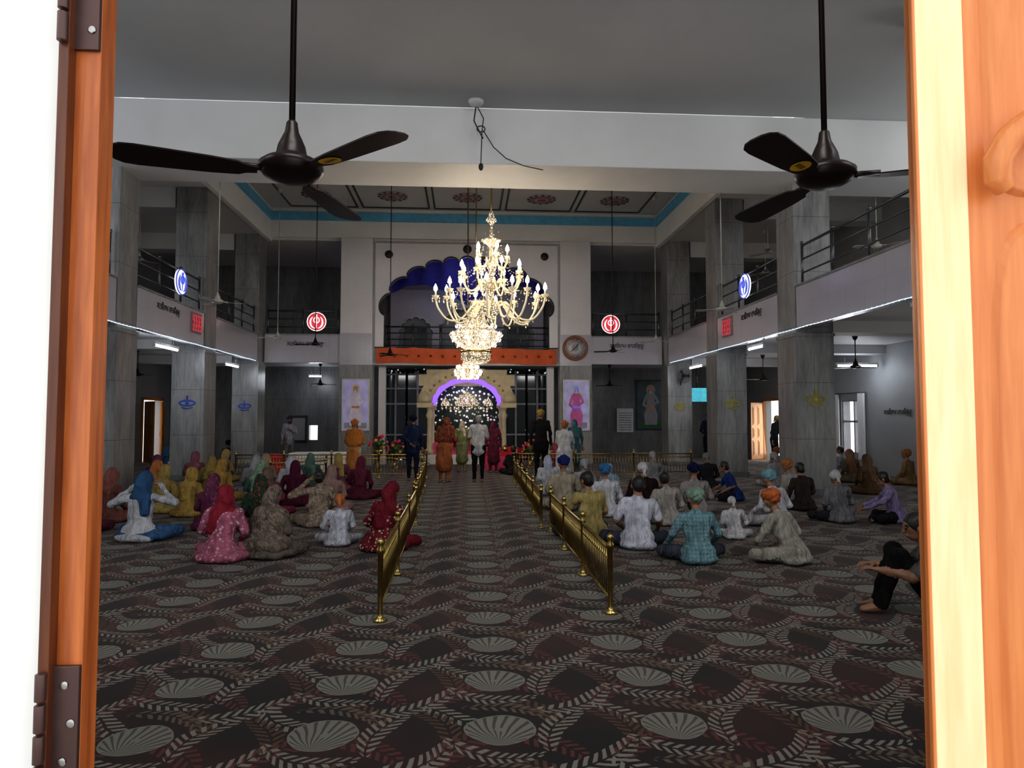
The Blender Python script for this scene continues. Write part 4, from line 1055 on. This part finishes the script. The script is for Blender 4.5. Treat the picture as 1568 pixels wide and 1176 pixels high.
# ---- standing
person(-2.8,17.25,0,(.58,.22,.04),(.45,.40,.3),'turban',(.62,.22,.04),pose='stand',sc=.92,robe=True,arms=('fwd','pray'),beard=True,shawl=(.56,.20,.03),c2=(.5,.17,.03))
person(-1.42,18.2,0,(.015,.03,.09),(.015,.02,.05),'turban',(.01,.015,.05),pose='stand',sc=.98,robe=False,arms=('back','down'),fat=1.08)
person(-.58,17.7,-15,(.42,.13,.03),(.48,.13,.02),'scarf',(.16,.02,.03),pose='stand',sc=.98,robe=True,arms=('pray','fwd'),kind='woman',shawl=(.25,.10,.05),hpat='mottle',hc2=(.30,.12,.04),bend=18,fat=1.1)
person(.30,17.8,0,(.60,.60,.62),(.012,.012,.014),'hair',pose='stand',sc=.99,robe=False,arms=('pray','pray'),hair=(.25,.25,.25),sleeve=False,fat=1.1)
person(-.15,21.0,0,(.22,.24,.10),None,'scarf',(.5,.42,.3),pose='stand',sc=.9,robe=True,kind='woman',bend=10)
person(.80,20.6,0,(.16,.02,.05),None,'scarf',(.17,.02,.06),pose='stand',sc=.90,robe=True,kind='woman')
person(1.98,18.2,0,(.018,.016,.016),(.015,.015,.016),'turban',(.42,.28,.05),pose='stand',sc=1.07,robe=False,arms=('down','down'))
person(2.42,16.9,-15,(.62,.63,.66),(.55,.55,.57),'turban',(.62,.20,.03),pose='stand',sc=.90,robe=True,arms=('fwd','swing'),legs='walk',fat=1.22)
person(3.25,20.4,5,(.05,.14,.18),None,'scarf',(.06,.18,.22),pose='stand',sc=.92,robe=True,kind='woman')
person(8.3,23.0,-20,(.01,.013,.03),(.01,.01,.02),'turban',(.04,.05,.12),pose='stand',sc=1.05,arms=('back','down'))
person(-6.4,25.2,-160,(.45,.45,.55),(.2,.2,.22),'turban',(.05,.05,.1),pose='stand',sc=.98,arms=('pray','down'),beard=True)
person(10.6,23.0,-140,(.03,.03,.035),(.02,.02,.02),'ker',(.4,.28,.08),pose='stand',sc=1.0,arms=('pray','down'),beard=True)
person(1.35,19.9,0,(.03,.025,.03),None,'hair',fat=1.0); person(-1.7,22.8,-20,(.42,.38,.34),None,'turban',(.5,.25,.05))
person(2.9,21.8,40,(.25,.04,.08),None,'scarf',(.35,.05,.1),robe=True,kind='woman')

# ------------------------------------------------------------------ lights
w=bpy.data.worlds.new('World'); scene.world=w; w.use_nodes=True
bg=w.node_tree.nodes['Background']; bg.inputs[0].default_value=(.97,.98,1,1); bg.inputs[1].default_value=1.55
def area(name,loc,rot,sx,sy,p,col=(1,.985,.96)):
    l=bpy.data.lights.new(name,'AREA'); l.shape='RECTANGLE'; l.size=sx; l.size_y=sy; l.energy=p; l.color=col
    o=bpy.data.objects.new(name,l); o.location=loc; o.rotation_euler=rot; scene.collection.objects.link(o)
for i,x in enumerate((-9.5,-6.1,-1.1,3.9,7.3)):
    area('window_daylight',(x+1.1,YD+.3,5.7),(math.radians(82),0,0),2.1,2.1,88)  # unseen front windows, added to light the beam face and people's backs
for s_ in (-1,1):
    for y in (5.2,10.4): area('window_daylight',(s_*(W-.05),y+1.1,5.95),(0,s_*math.radians(85),0),1.8,2.1,40 if s_>0 else 50,(1,.99,.97) if s_>0 else (.85,.92,1))  # side windows here and below are out of view, added for ambient light
    for y in (6,11): area('window_daylight',(s_*(W-.05),y+.8,1.6),(0,s_*math.radians(85),0),1.3,1.5,20,(1,.98,.95) if s_>0 else (.85,.92,1))
area('window_daylight',(W-.2,20.5,1.4),(0,math.radians(85),0),1.5,1.2,25)
area('window_daylight',(W-.05,26.1,1.2),(0,math.radians(85),0),2,1.5,22)
area('window_daylight',(-W+.05,27.0,1.2),(0,-math.radians(85),0),2,1.5,16)
for p,e,c in (((0,25.4,2.6),10,(.7,.6,1)),((0,26.7,3.2),24,(.9,1,.95)),((0,26.4,6.8),14,(.6,.65,1)),((0,24.6,7.0),5,(.6,.65,1))):
    l=bpy.data.lights.new('sanctuary_lamp','POINT'); l.energy=e; l.color=c; l.shadow_soft_size=.25  # fill without fittings; the upper ones are added to brighten the blue drape
    o=bpy.data.objects.new('sanctuary_lamp',l); o.location=p; scene.collection.objects.link(o)

scene.view_settings.view_transform='Standard'
try: scene.view_settings.look='Medium High Contrast'
except Exception as e: print('look',e)
cam=bpy.data.cameras.new('Camera'); cam.lens=24.0; cam.sensor_width=36; cam.clip_start=.05
co=bpy.data.objects.new('Camera',cam); co.location=(0,0,1.65)
co.rotation_euler=(math.radians(92.85),0,math.radians(-3.78)); scene.collection.objects.link(co); scene.camera=co
print('OBJS',len(bpy.data.objects))
